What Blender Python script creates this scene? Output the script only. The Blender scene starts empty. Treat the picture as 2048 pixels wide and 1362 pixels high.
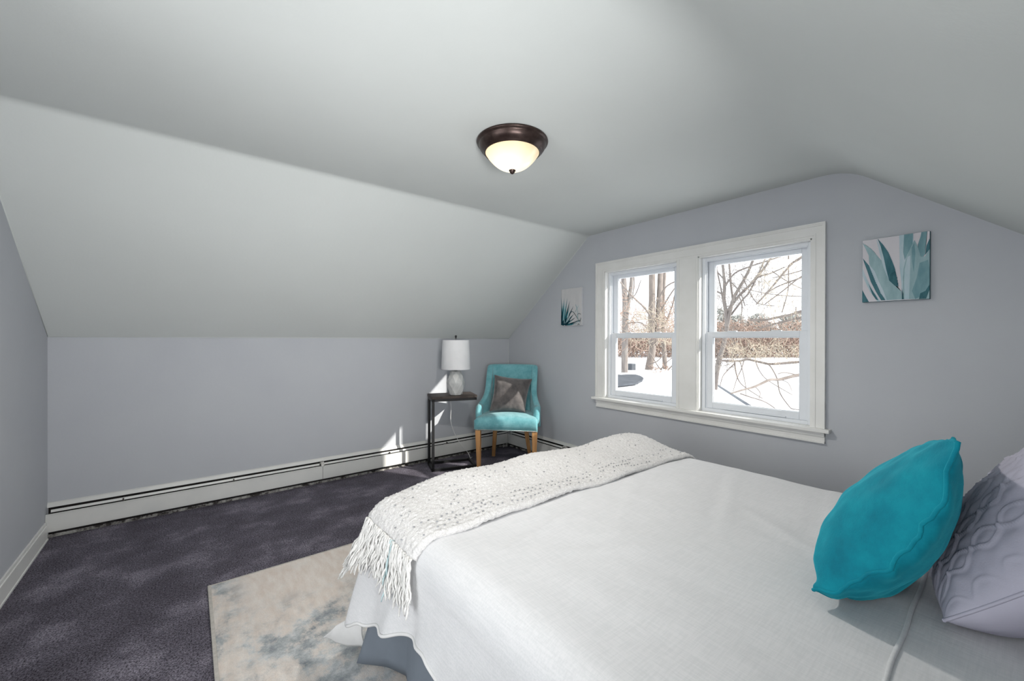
import bpy, bmesh, math, random
from mathutils import Vector, Matrix, noise
C = bpy.context.scene.collection
PI = math.pi
random.seed(4)

# ------------------------------------------------------------------ camera
F_PX, YAW, PITCH, ROLL, CAM_H = 819.13, 0.90181, -0.00233, 0.00219, 1.25
fw = Vector((math.cos(YAW)*math.cos(PITCH), math.sin(YAW)*math.cos(PITCH), math.sin(PITCH)))
rt = Vector((math.sin(YAW), -math.cos(YAW), 0.0))
up = rt.cross(fw)
r2 = rt*math.cos(ROLL) + up*math.sin(ROLL)
u2 = -rt*math.sin(ROLL) + up*math.cos(ROLL)
cam = bpy.data.cameras.new('camera')
cam.sensor_width = 36; cam.lens = F_PX/2048*36; cam.clip_start = .02; cam.clip_end = 400
co = bpy.data.objects.new('camera', cam); C.objects.link(co)
m = Matrix((r2, u2, -fw)).transposed().to_4x4(); m.translation = (0, 0, CAM_H)
co.matrix_world = m
bpy.context.scene.camera = co

# ------------------------------------------------------------------ world, sun, lights, exposure
sc = bpy.context.scene
sc.view_settings.view_transform = 'Standard'; sc.view_settings.look = 'None'
sc.view_settings.gamma = 1; sc.view_settings.use_curve_mapping = False
sc.view_settings.exposure = 0.0
w = bpy.data.worlds.new('world'); sc.world = w; w.use_nodes = True
bg = w.node_tree.nodes['Background']
bg.inputs[0].default_value = (.93, .965, 1, 1); bg.inputs[1].default_value = 2.2
sun = bpy.data.lights.new('sun', 'SUN'); sun.energy = 7; sun.angle = .012; sun.color = (1, .96, .88)
so = bpy.data.objects.new('sun', sun); C.objects.link(so)
SUN = Vector((-.57, 1, -.56)).normalized()
so.rotation_euler = SUN.to_track_quat('-Z', 'Y').to_euler()
def area(name, loc, d, sx, sy, energy, col, portal=False):
    l = bpy.data.lights.new(name, 'AREA'); l.shape = 'RECTANGLE'; l.size = sx; l.size_y = sy
    l.energy = energy; l.color = col
    if portal: l.cycles.is_portal = True
    o = bpy.data.objects.new(name, l); C.objects.link(o); o.location = loc
    o.rotation_euler = Vector(d).to_track_quat('-Z', 'Y').to_euler(); return o
# unseen fill lamp added in the hall, shining in through the added doorway
area('hall_fill', (-3.05, .75, 1.2), (1, .10, .08), 2.0, 2.0, 80, (.98, .99, 1))
# fill lamp added behind the camera to brighten the back wall and slope
sb = area('camera_fill', (.22, -.44, 1.14), (.12, 1, .25), .7, .34, 20, (1, 1, 1)); sb.data.spread = math.radians(96)
for yc in (1.18, 2.055):
    area('window_portal', (3.16, yc, 1.295), (-1, 0, 0), .72, 1.15, 1, (1, 1, 1), True)

# ------------------------------------------------------------------ helpers
def lin(c):
    c = c/255
    return c/12.92 if c <= .04045 else ((c+.055)/1.055)**2.4
def rgb(r, g, b): return (lin(r), lin(g), lin(b), 1)
class Mat:
    def __init__(s, name, col, rough=.6, spec=.5, metal=0, **kw):
        s.m = bpy.data.materials.new(name); s.m.use_nodes = True
        s.t = s.m.node_tree; s.b = s.t.nodes['Principled BSDF']
        s.b.inputs['Base Color'].default_value = rgb(*col)
        s.b.inputs['Roughness'].default_value = rough
        s.b.inputs['Specular IOR Level'].default_value = spec
        s.b.inputs['Metallic'].default_value = metal
        for k, v in kw.items(): s.b.inputs[k.replace('_', ' ')].default_value = v
        s.tc = None
    def n(s, t, **kw):
        x = s.t.nodes.new(t)
        for k, v in kw.items():
            if hasattr(x, k): setattr(x, k, v)
            else: x.inputs[k].default_value = v
        return x
    def l(s, a, b): s.t.links.new(a, b)
    def coord(s, scale=(1, 1, 1), kind='Object'):
        if not s.tc: s.tc = s.n('ShaderNodeTexCoord')
        mp = s.n('ShaderNodeMapping'); mp.inputs['Scale'].default_value = scale
        s.l(s.tc.outputs[kind], mp.inputs[0]); return mp.outputs[0]
    def noise(s, scale, detail=4, rough=.55, stretch=(1, 1, 1)):
        x = s.n('ShaderNodeTexNoise'); x.inputs['Scale'].default_value = scale
        x.inputs['Detail'].default_value = detail; x.inputs['Roughness'].default_value = rough
        s.l(s.coord(stretch), x.inputs['Vector']); return x.outputs['Fac']
    def ramp(s, fac, stops):
        x = s.n('ShaderNodeValToRGB'); s.l(fac, x.inputs[0]); e = x.color_ramp.elements
        while len(e) < len(stops): e.new(.5)
        for i, (p, c) in enumerate(stops):
            e[i].position = p; e[i].color = rgb(*c) if len(c) == 3 else c
        return x.outputs[0]
    def gray(s, fac, a, b, lo=0, hi=1):
        x = s.n('ShaderNodeMapRange'); s.l(fac, x.inputs[0])
        for i, v in enumerate((a, b, lo, hi)): x.inputs[i+1].default_value = v
        return x.outputs[0]
    def mix(s, fac, a, b, mode='MIX'):
        x = s.n('ShaderNodeMix'); x.data_type = 'RGBA'; x.blend_type = mode
        if isinstance(fac, (int, float)): x.inputs[0].default_value = fac
        else: s.l(fac, x.inputs[0])
        for i, v in ((6, a), (7, b)):
            if isinstance(v, tuple): x.inputs[i].default_value = rgb(*v) if len(v) == 3 else v
            else: s.l(v, x.inputs[i])
        return x.outputs[2]
    def col(s, c): s.l(c, s.b.inputs['Base Color']); return s
    def bump(s, h, dist=.002, st=.6):
        x = s.n('ShaderNodeBump'); x.inputs['Distance'].default_value = dist; x.inputs['Strength'].default_value = st
        s.l(h, x.inputs['Height'])
        if s.b.inputs['Normal'].links: s.l(s.b.inputs['Normal'].links[0].from_socket, x.inputs['Normal'])
        s.l(x.outputs[0], s.b.inputs['Normal']); return s
def mottled(name, c1, c2, scale=6, rough=.6, spec=.3, bs=None, bd=.001, stretch=(1, 1, 1), bst=.6, detail=4, **kw):
    M = Mat(name, c1, rough, spec, **kw)
    M.col(M.ramp(M.noise(scale, detail, .55, stretch), [(.3, c1), (.7, c2)]))
    if bs: M.bump(M.noise(bs, 3, .6, stretch), bd, bst)
    return M.m

class MB:
    def __init__(s): s.bm = bmesh.new()
    def poly(s, pts, mi=0):
        f = s.bm.faces.new([s.bm.verts.new(p) for p in pts]); f.material_index = mi; return f
    def box(s, a, b, bev=0, rot=None, org=None, mi=0):
        bm = bmesh.new(); bmesh.ops.create_cube(bm, size=1)
        sz = [b[i]-a[i] for i in range(3)]; c = Vector([(b[i]+a[i])/2 for i in range(3)])
        for v in bm.verts: v.co = Vector((v.co.x*sz[0], v.co.y*sz[1], v.co.z*sz[2])) + c
        if bev: bmesh.ops.bevel(bm, geom=list(bm.edges), offset=bev, segments=2, affect='EDGES', profile=.6)
        if rot is not None:
            M = Matrix.Rotation(rot, 4, 'Z'); o = Vector(org)
            for v in bm.verts: v.co = M @ (v.co-o) + o
        s.join(bm, mi); return s
    def join(s, bm, mi=0):
        mp = {v: s.bm.verts.new(v.co) for v in bm.verts}
        for f in bm.faces:
            g = s.bm.faces.new([mp[v] for v in f.verts]); g.material_index = mi; g.smooth = f.smooth
        bm.free()
    def hexa(s, lo, hi, mi=0):      # two quads (lists of 4 points) joined
        a = [s.bm.verts.new(p) for p in lo]; b = [s.bm.verts.new(p) for p in hi]
        fs = [a[::-1], b] + [[a[i], a[(i+1) % 4], b[(i+1) % 4], b[i]] for i in range(4)]
        for f in fs: s.bm.faces.new(f).material_index = mi
        return s
    def lathe(s, prof, cx=0, cy=0, n=48, mi=0, cap=False):
        rings = []
        for r, z in prof:
            rings.append([s.bm.verts.new((cx+r*math.cos(2*PI*k/n), cy+r*math.sin(2*PI*k/n), z)) for k in range(n)] if r > 1e-6 else [s.bm.verts.new((cx, cy, z))])
        for a, b in zip(rings, rings[1:]):
            for k in range(n):
                q = [a[k % len(a)], a[(k+1) % len(a)], b[(k+1) % len(b)], b[k % len(b)]]
                q = list(dict.fromkeys(q))
                if len(q) > 2:
                    f = s.bm.faces.new(q); f.smooth = True; f.material_index = mi
        if cap:
            for r in (rings[0], rings[-1]):
                if len(r) > 2: s.bm.faces.new(r)
        return s
    def tube(s, pts, rad, n=6, mi=0, cap=True):
        pts = [Vector(p) for p in pts]
        if isinstance(rad, (int, float)): rad = [rad]*len(pts)
        rings = []; prev = None
        for i, p in enumerate(pts):
            t = (pts[min(i+1, len(pts)-1)] - pts[max(i-1, 0)])
            if t.length < 1e-9: t = Vector((0, 0, 1))
            t.normalize()
            if prev is None:
                a = t.cross(Vector((0, 0, 1)));
                if a.length < .1: a = t.cross(Vector((1, 0, 0)))
            else: a = prev - t*prev.dot(t)
            a.normalize(); prev = a; b = t.cross(a)
            rings.append([s.bm.verts.new(p + (a*math.cos(2*PI*k/n)+b*math.sin(2*PI*k/n))*rad[i]) for k in range(n)])
        for x, y in zip(rings, rings[1:]):
            for k in range(n):
                f = s.bm.faces.new((x[k], x[(k+1) % n], y[(k+1) % n], y[k])); f.smooth = True; f.material_index = mi
        if cap and n > 2:
            s.bm.faces.new(rings[0][::-1]).material_index = mi; s.bm.faces.new(rings[-1]).material_index = mi
        return s
    def grid(s, fn, nu, nv, mi=0, closed_u=False):
        g = [[s.bm.verts.new(fn(i/nu, j/nv)) for j in range(nv+1)] for i in range(nu + (0 if closed_u else 1))]
        for i in range(nu):
            for j in range(nv):
                a = g[i]; b = g[(i+1) % len(g)]
                try: f = s.bm.faces.new((a[j], b[j], b[j+1], a[j+1]))
                except ValueError: continue
                f.smooth = True; f.material_index = mi
        return g
    def sphere(s, c, r, seg=12, mi=0, sc=(1, 1, 1)):
        bm = bmesh.new(); bmesh.ops.create_uvsphere(bm, u_segments=seg, v_segments=max(4, seg//2), radius=r)
        for v in bm.verts: v.co = Vector((v.co.x*sc[0], v.co.y*sc[1], v.co.z*sc[2])) + Vector(c)
        for f in bm.faces: f.smooth = True
        s.join(bm, mi); return s
    def build(s, name, mats, parent=None, fix=True, weld=False):
        if weld: bmesh.ops.remove_doubles(s.bm, verts=s.bm.verts, dist=1e-5)
        if fix: bmesh.ops.recalc_face_normals(s.bm, faces=s.bm.faces)
        me = bpy.data.meshes.new(name); s.bm.to_mesh(me); s.bm.free()
        for mm in (mats if isinstance(mats, (list, tuple)) else [mats]): me.materials.append(mm)
        o = bpy.data.objects.new(name, me); C.objects.link(o)
        if parent:
            o.parent = parent; o.matrix_parent_inverse = Matrix.Translation(parent.location).inverted() if not parent.get('_loc') else Matrix()
        return o
def tag(o, label=None, cat=None, group=None, kind=None):
    if label: o['label'] = label
    if cat: o['category'] = cat
    if group: o['group'] = group
    if kind: o['kind'] = kind
    return o
def empty(name, loc, label=None, cat=None, kind=None, rz=0, local=False, group=None):
    o = bpy.data.objects.new(name, None); C.objects.link(o); o.location = loc; o.rotation_euler.z = rz
    o.empty_display_size = .1
    if local: LOCAL.add(o.name)
    return tag(o, label, cat, group, kind)
LOCAL = set()
def part(mb, name, mats, parent, label=None, **kw):
    """meshes are written in world coordinates unless the parent was made local"""
    o = mb.build(name, mats, None, **kw); o.parent = parent
    p = parent
    while p.parent: p = p.parent
    if p.name not in LOCAL:
        # undo the root's placement, so world coordinates stay where they are
        M = Matrix.Translation(p.location).inverted()
        o.data.transform(M)
    if label: o['label'] = label
    return o
def at(u, v, d):          # point seen at pixel (u, v), d metres along the view axis
    return Vector((0, 0, CAM_H)) + (fw + r2*((u-1024)/F_PX) + u2*((681-v)/F_PX))*d
def ease(t): t = max(0, min(1, t)); return t*t*(3-2*t)
def nz(x, y, z=0, s=1): return noise.noise(Vector((x*s, y*s, z*s)))

# ------------------------------------------------------------------ materials
M_wall = mottled('grey_blue_wall_paint', (184, 187, 193), (188, 191, 196), 2.5, .75, .25, 60, .0006)
M_ceil = mottled('white_ceiling_paint', (208, 212, 210), (212, 216, 214), 1.5, .8, .2, 45, .0008)
M_trim = mottled('white_trim_paint', (224, 224, 221), (230, 230, 228), 8, .35, .45, 25, .0004)
M_vinyl = mottled('white_vinyl', (222, 226, 231), (226, 230, 235), 8, .3, .5)
M_black = mottled('black_steel', (17, 17, 19), (26, 26, 28), 30, .45, .5, 200, .0003)
M_slot_shade = mottled('slot_shade_paint', (20, 19, 20), (42, 38, 36), 18, .8, .2)  # near-black colour that stands in for shade inside the heaters
M_heat_white = mottled('white_enamelled_metal', (212, 213, 211), (222, 222, 219), 6, .4, .45)
M_heat_dirty = Mat('worn_heater_edge', (170, 168, 163), .6, .3)
M_heat_dirty.col(M_heat_dirty.ramp(M_heat_dirty.noise(22, 6, .7), [(.42, (70, 66, 64)), (.5, (165, 162, 158)), (.6, (205, 204, 200))]))
M_heat_dirty = M_heat_dirty.m
M_fin = mottled('darkened_fin', (50, 48, 47), (84, 80, 77), 40, .6, .3)  # metal darkened so its colour carries the shade of the slot

k = Mat('charcoal_carpet', (74, 71, 78), .95, .08)
fine = k.noise(330, 2, .8); grain = k.noise(150, 3, .75); mid = k.noise(75, 3, .7)
big = k.noise(3.2, 5, .62)
c1 = k.ramp(big, [(.38, (120, 116, 124)), (.52, (136, 132, 141)), (.66, (176, 171, 181))])
c2 = k.mix(k.gray(grain, .36, .64, 0, 1), (30, 29, 33), (250, 248, 255))
c3 = k.mix(.95, c1, c2, 'OVERLAY')
c4 = k.mix(k.gray(mid, .4, .65, 0, .35), c3, (66, 63, 70))
k.col(c4).bump(fine, .012, .9).bump(mid, .01, .6)
M_carpet = k.m

k = Mat('faded_abstract_rug_pile', (196, 187, 180), .9, .1)
pat = k.noise(3.1, 9, .72, (1, .75, 1)); pat2 = k.noise(6.5, 8, .75)
sep = k.n('ShaderNodeSeparateXYZ'); k.l(k.coord(), sep.inputs[0])
near = k.gray(sep.outputs[1], 2.28, 2.0, 0, 1)            # calmer field along the far edge of the rug
left = k.gray(sep.outputs[0], .26, .12, 0, 1)
mx = k.n('ShaderNodeMath', operation='MAXIMUM'); k.l(near, mx.inputs[0]); k.l(left, mx.inputs[1])
blot = k.ramp(pat, [(.42, (0, 0, 0)), (.49, (160, 160, 160)), (.54, (255, 255, 255))])
mm = k.n('ShaderNodeMath', operation='MULTIPLY'); k.l(blot, mm.inputs[0]); k.l(mx.outputs[0], mm.inputs[1])
base = k.ramp(k.noise(30, 4, .6, (1, .3, 1)), [(.35, (226, 213, 203)), (.65, (238, 230, 223))])
tone = k.ramp(pat2, [(.34, (236, 228, 221)), (.45, (204, 208, 210)), (.54, (170, 175, 178)), (.66, (122, 131, 140))])
wv = k.noise(420, 2, .6)
cc = k.mix(mm.outputs[0], base, tone)
cc = k.mix(k.gray(k.noise(9, 5, .7), .55, .75, 0, .5), cc, (220, 218, 214))
k.col(k.mix(k.gray(wv, .3, .7, 0, .22), cc, (120, 116, 112))).bump(wv, .003, .6)
M_rug = k.m
M_rug_edge = mottled('rug_binding', (176, 172, 166), (198, 193, 187), 60, .9, .1, 300, .001)

k = Mat('white_linen', (226, 226, 228), .85, .15, Sheen_Weight=.2)
a = k.noise(230, 2, .6, (1, .07, 1)); b = k.noise(230, 2, .6, (.07, 1, 1)); big = k.noise(5, 4, .6, (1, .5, 1))
ad = k.n('ShaderNodeMath', operation='ADD'); k.l(a, ad.inputs[0]); k.l(b, ad.inputs[1])
k.col(k.mix(k.gray(ad.outputs[0], .8, 1.2, 0, 1), (203, 204, 206), (212, 212, 214))).bump(ad.outputs[0], .0009, .4).bump(big, .006, .35)
M_linen = k.m
k = Mat('white_chenille', (228, 226, 224), .95, .1, Sheen_Weight=.3)
dots = k.n('ShaderNodeTexVoronoi'); dots.inputs['Scale'].default_value = 34; k.l(k.coord(), dots.inputs['Vector'])
rand = k.n('ShaderNodeSeparateColor'); k.l(dots.outputs['Color'], rand.inputs[0])
spot = k.gray(dots.outputs['Distance'], .12, .2, 1, 0); pick = k.gray(rand.outputs[0], .78, .82, 0, 1)
ms = k.n('ShaderNodeMath', operation='MULTIPLY'); k.l(spot, ms.inputs[0]); k.l(pick, ms.inputs[1])
nn = k.noise(190, 3, .7)
basec = k.mix(k.gray(nn, .35, .65, 0, 1), (204, 202, 202), (230, 229, 228))
k.col(k.mix(ms.outputs[0], basec, (140, 140, 144))).bump(nn, .006, .8)
M_throw = k.m
M_fringe = mottled('white_chenille_yarn', (216, 215, 212), (236, 235, 233), 60, .95, .1, 300, .003)
M_yarn_teal = mottled('pale_teal_yarn', (170, 196, 200), (196, 212, 214), 60, .95, .1, 300, .003)
M_skirt = mottled('slate_cotton', (112, 120, 130), (122, 130, 140), 5, .85, .15, 350, .0006)
M_ticking = mottled('white_cotton', (210, 210, 210), (222, 222, 222), 9, .85, .15, 250, .0008)
k = Mat('teal_velvet', (0, 125, 150), .8, .2, Sheen_Weight=.55, Sheen_Roughness=.4)
k.b.inputs['Sheen Tint'].default_value = rgb(60, 190, 205)
k.col(k.ramp(k.noise(9, 6, .65), [(.34, (0, 106, 126)), (.5, (0, 120, 139)), (.68, (8, 136, 153))])).bump(k.noise(160, 3, .6), .0012, .5)
M_teal = k.m
M_quilt = mottled('lilac_grey_cotton', (172, 170, 186), (180, 178, 193), 6, .75, .25, 300, .0005)
k = Mat('aqua_chenille', (95, 160, 170), .9, .15, Sheen_Weight=.35)
k.col(k.ramp(k.noise(14, 6, .7), [(.35, (96, 158, 167)), (.65, (126, 184, 191))])).bump(k.noise(230, 2, .7, (1, 1, .5)), .002, .7)
M_aqua = k.m
k = Mat('charcoal_velvet', (82, 78, 78), .75, .2, Sheen_Weight=.5)
k.col(k.ramp(k.noise(11, 5, .65), [(.35, (70, 67, 68)), (.65, (100, 95, 94))]))
M_charcoal = k.m
M_oak = mottled('honey_oak', (178, 128, 78), (204, 156, 104), 9, .45, .4, 60, .0003, (6, 6, .5))
M_nail = Mat('nickel_nailhead', (205, 205, 200), .25, .5, 1).m
k = Mat('dark_walnut_board', (70, 60, 55), .55, .3)
k.col(k.ramp(k.noise(14, 6, .65, (1, 9, 1)), [(.3, (44, 38, 36)), (.55, (74, 66, 62)), (.75, (98, 88, 82))])).bump(k.noise(30, 4, .6, (1, 9, 1)), .001, .5)
M_walnut = k.m
M_shade = mottled('white_linen_lampshade', (226, 227, 229), (234, 234, 236), 8, .85, .15, 400, .0006)
M_ceramic = mottled('pale_grey_crackled_ceramic', (178, 180, 180), (206, 207, 206), 14, .35, .5, 40, .0008)
M_chrome = Mat('brushed_nickel', (150, 150, 152), .28, .5, 1).m
M_cord = mottled('white_plastic_cord', (220, 220, 220), (228, 228, 228), 10, .5, .4)
k = Mat('oil_rubbed_bronze', (46, 36, 34), .34, .5, .7)
k.col(k.ramp(k.noise(30, 4), [(.3, (50, 38, 35)), (.7, (76, 62, 58))]))
M_bronze = k.m
k = Mat('lit_alabaster_glass', (255, 236, 200), .25, .5)
sep = k.n('ShaderNodeSeparateXYZ'); k.l(k.coord(), sep.inputs[0])
g = k.gray(sep.outputs[2], -.062, -.125, 0, 1)
sw = k.noise(7, 3, .6)
e = k.mix(k.gray(sw, .35, .65, 0, .35), (255, 232, 190), (255, 220, 166))
em = k.mix(g, e, (255, 242, 216)); k.l(em, k.b.inputs['Emission Color'])
vor = k.n('ShaderNodeVectorMath', operation='DISTANCE'); k.l(k.coord(), vor.inputs[0]); vor.inputs[1].default_value = (-.05, -.02, -.10)
k.l(k.gray(vor.outputs['Value'], .02, .16, 1.75, .86), k.b.inputs['Emission Strength'])
k.b.inputs['Base Color'].default_value = rgb(34, 30, 26)
M_bowl = k.m
# glass pane: clear with a weak reflection
gm = bpy.data.materials.new('window_glass'); gm.use_nodes = True; t = gm.node_tree
t.nodes.remove(t.nodes['Principled BSDF']); out = t.nodes['Material Output']
tr = t.nodes.new('ShaderNodeBsdfTransparent'); gl = t.nodes.new('ShaderNodeBsdfGlossy'); gl.inputs['Roughness'].default_value = .01
lw = t.nodes.new('ShaderNodeLayerWeight'); fr = t.nodes.new('ShaderNodeMath'); fr.operation = 'POWER'; fr.inputs[1].default_value = 4; t.links.new(lw.outputs['Facing'], fr.inputs[0])
fr2 = t.nodes.new('ShaderNodeMath'); fr2.operation = 'MULTIPLY_ADD'; fr2.inputs[1].default_value = .5; fr2.inputs[2].default_value = .03; t.links.new(fr.outputs[0], fr2.inputs[0]); fr = fr2; mxs = t.nodes.new('ShaderNodeMixShader')
t.links.new(fr.outputs[0], mxs.inputs[0]); t.links.new(tr.outputs[0], mxs.inputs[1]); t.links.new(gl.outputs[0], mxs.inputs[2]); t.links.new(mxs.outputs[0], out.inputs[0])
M_glass = gm
M_snow = mottled('snow', (240, 243, 248), (248, 250, 252), .6, .8, .2, 3, .03)
M_bark = mottled('grey_brown_bark', (107, 100, 98), (141, 136, 131), 5, .9, .1, 14, .03, (1, 1, .25))
M_bark2 = mottled('warm_grey_bark', (112, 104, 99), (140, 132, 126), 5, .9, .1, 14, .02, (1, 1, .3))
M_twig = mottled('reddish_twigs', (149, 127, 115), (173, 153, 141), 2, .9, .1)
M_twig2 = mottled('pale_straw_twigs', (164, 153, 136), (188, 178, 162), 2, .9, .1)
M_pine = mottled('hazy_pine_needles', (150, 152, 148), (170, 170, 166), 3, .9, .1)  # distance haze painted into the needle colour
M_gutter = mottled('blue_grey_gutter', (79, 86, 94), (92, 99, 107), 3, .6, .3)
M_blue_grey = mottled('blue_grey_mottle', (71, 75, 81), (88, 92, 98), 2, .8, .2, 5, .01)

# ------------------------------------------------------------------ room shell
XL, XG, YK, YF, ZK, YB, YR, ZC = -.697, 2.99, 3.848, -.583, 1.262, 2.605, .66, 2.236
def structure(mb, name, mats, **kw): return tag(mb.build(name, mats, **kw), kind='structure')
b = MB(); b.box((XL-.12, YF-.12, -.12), (XG+.15, YK+.12, 0)); structure(b, 'floor', M_carpet)
b = MB(); b.box((XL-.12, YK, 0), (XG+.15, YK+.12, ZK+.02)); structure(b, 'wall_back', M_wall)
b = MB(); b.box((XL-.12, YF-.12, 0), (XG+.15, YF, ZK+.02)); structure(b, 'wall_front', M_wall)
prof = [(YK, ZK), (YB, ZC), (YR, ZC), (YF, ZK)]
# ceiling: two slopes and a flat middle, with softly rounded plaster joints
def ceil_profile():
    pts = []
    P = [Vector((y, z)) for y, z in [(YK+.10, ZK-.08), (YB, ZC), (YR, ZC), (YF-.10, ZK-.08)]]
    pts.append(P[0])
    for i, r in ((1, .025), (2, .12)):
        a = (P[i-1]-P[i]).normalized(); c = (P[i+1]-P[i]).normalized()
        for k in range(25):
            t = k/24
            pts.append((P[i]+a*r)*(1-t)**2 + P[i]*2*t*(1-t) + (P[i]+c*r)*t*t)
    pts.append(P[3]); return pts
cp = ceil_profile()
b = MB()
lo = [[b.bm.verts.new((x, p.x, p.y)) for p in cp] for x in (XL-.12, XG+.15)]
hi = [[b.bm.verts.new((x, p.x, p.y+.12)) for p in cp] for x in (XL-.12, XG+.15)]
for i in range(len(cp)-1):
    for q in ((lo[0][i], lo[1][i], lo[1][i+1], lo[0][i+1]), (hi[0][i], hi[0][i+1], hi[1][i+1], hi[1][i])):
        f = b.bm.faces.new(q)
for s in (0, 1):
    for i in range(len(cp)-1): b.bm.faces.new((lo[s][i], lo[s][i+1], hi[s][i+1], hi[s][i]))
for i in (0, len(cp)-1): b.bm.faces.new((lo[0][i], lo[1][i], hi[1][i], hi[0][i]))
structure(b, 'ceiling', M_ceil)
def clip_wall(b, x0, x1, rects):
    """gable wall slabs between y0..y1; each rect is (y0, y1, zlow, zhigh or None for up to the roof)"""
    def ztop(y):
        if y > YB: return ZC - (y-YB)*(ZC-ZK)/(YK-YB)
        if y < YR: return ZC - (YR-y)*(ZC-ZK)/(YR-YF)
        return ZC
    for y0, y1, z0, z1 in rects:
        ys = [y0] + [y for y in (YR, YB) if y0 < y < y1] + [y1]
        for a, c in zip(ys, ys[1:]):
            za = z1 if z1 is not None else ztop(a)+.03; zc = z1 if z1 is not None else ztop(c)+.03
            b.hexa([(x0, a, z0), (x1, a, z0), (x1, c, z0), (x0, c, z0)], [(x0, a, za), (x1, a, za), (x1, c, zc), (x0, c, zc)])
WZ0, WZ1 = .72, 1.87
RW, LW = (.825, 1.535), (1.70, 2.41)          # window openings, right and left
b = MB()
clip_wall(b, XG, XG+.15, [(YF-.1, RW[0], 0, None), (RW[0], LW[1], 0, WZ0), (RW[0], LW[1], WZ1, None), (RW[1], LW[0], WZ0, WZ1), (LW[1], YK+.1, 0, None)])
structure(b, 'wall_right', M_wall)
b = MB()
clip_wall(b, XL-.12, XL, [(YF-.1, -.1, 0, None), (-.1, 1.6, 2.03, None), (1.6, YK+.1, 0, None)])  # doorway opening added out of view to let the fill in
structure(b, 'wall_left', M_wall)
# unseen hall added behind the doorway to shut out sky and hold the fill
HX = XL-2.6
b = MB(); b.box((HX-.12, -.8, -.12), (XL-.12, 2.3, 0)); structure(b, 'floor_added_hall', M_carpet)
b = MB(); b.box((HX-.12, -.8, 2.4), (XL-.12, 2.3, 2.5)); b.box((XL-.12, -.8, 2.25), (XL-.02, 2.3, 2.5)); structure(b, 'ceiling_added_hall', M_ceil)
b = MB(); b.box((HX-.12, -.8, 0), (HX, 2.3, 2.4)); b.box((HX, -.9, 0), (XL-.12, -.8, 2.4)); b.box((HX, 2.3, 0), (XL-.12, 2.4, 2.4)); structure(b, 'wall_added_hall', M_ceil)

# casing round the pair of windows
b = MB()
XF = XG-.02
CO0, CO1, CT = .755, 2.503, 1.957
def casing_bar(b, p, q, wv, along):      # stepped moulding; p..q rectangle in (y, z)
    (y0, z0), (y1, z1) = p, q
    b.box((XF, y0, z0), (XG+.01, y1, z1), .003)
STEPS = [(0, .16, .014), (.16, .30, .019), (.30, .78, .016), (.78, .90, .022), (.90, 1, .026)]
HW = CT-WZ1
for f0, f1, d in STEPS:          # three sides with mitred corners
    xa, xb = XG-d, XG+.005
    L0, L1 = LW[1]+(CO1-LW[1])*f0, LW[1]+(CO1-LW[1])*f1
    K0, K1 = RW[0]-(RW[0]-CO0)*f0, RW[0]-(RW[0]-CO0)*f1
    ZA, ZB = WZ1+HW*f0, WZ1+HW*f1
    b.hexa([(xa, L0, WZ0), (xb, L0, WZ0), (xb, L1, WZ0), (xa, L1, WZ0)], [(xa, L0, ZA), (xb, L0, ZA), (xb, L1, ZB), (xa, L1, ZB)])
    b.hexa([(xa, K0, WZ0), (xb, K0, WZ0), (xb, K1, WZ0), (xa, K1, WZ0)], [(xa, K0, ZA), (xb, K0, ZA), (xb, K1, ZB), (xa, K1, ZB)])
    b.hexa([(xa, K0, ZA), (xb, K0, ZA), (xb, L0, ZA), (xa, L0, ZA)], [(xa, K1, ZB), (xb, K1, ZB), (xb, L1, ZB), (xa, L1, ZB)])
b.box((XG-.018, RW[1], WZ0), (XG+.005, LW[0], WZ1), .002)                         # flat mullion board
b.box((XG-.021, RW[1]+.012, WZ0), (XG, RW[1]+.02, WZ1), .001)
b.box((XG-.021, LW[0]-.02, WZ0), (XG, LW[0]-.012, WZ1), .001)
tr1 = empty('trim_1', (XG, 1.63, .72), kind='structure')
part(b, 'window_casing', M_trim, tr1)
b = MB(); b.box((XG-.052, .728, .700), (XG+.055, 2.53, .722), .004); part(b, 'window_sill', M_trim, tr1)
b = MB()
b.box((XG-.016, .757, .632), (XG+.002, 2.50, .70), .002); b.box((XG-.021, .757, .632), (XG, 2.50, .645), .002)
b.box((XG-.024, .757, .672), (XG, 2.50, .700), .004)
part(b, 'window_apron', M_trim, tr1)
b = MB()
for y0, y1 in (RW, LW):                                                           # reveal boards
    b.box((XG-.01, y0-.01, WZ0), (XG+.15, y0+.008, WZ1)); b.box((XG-.01, y1-.008, WZ0), (XG+.15, y1+.01, WZ1))
    b.box((XG-.01, y0, WZ1-.008), (XG+.15, y1, WZ1+.01)); b.box((XG, y0, WZ0-.012), (XG+.15, y1, WZ0+.003))
part(b, 'window_jamb', M_trim, tr1)

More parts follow.
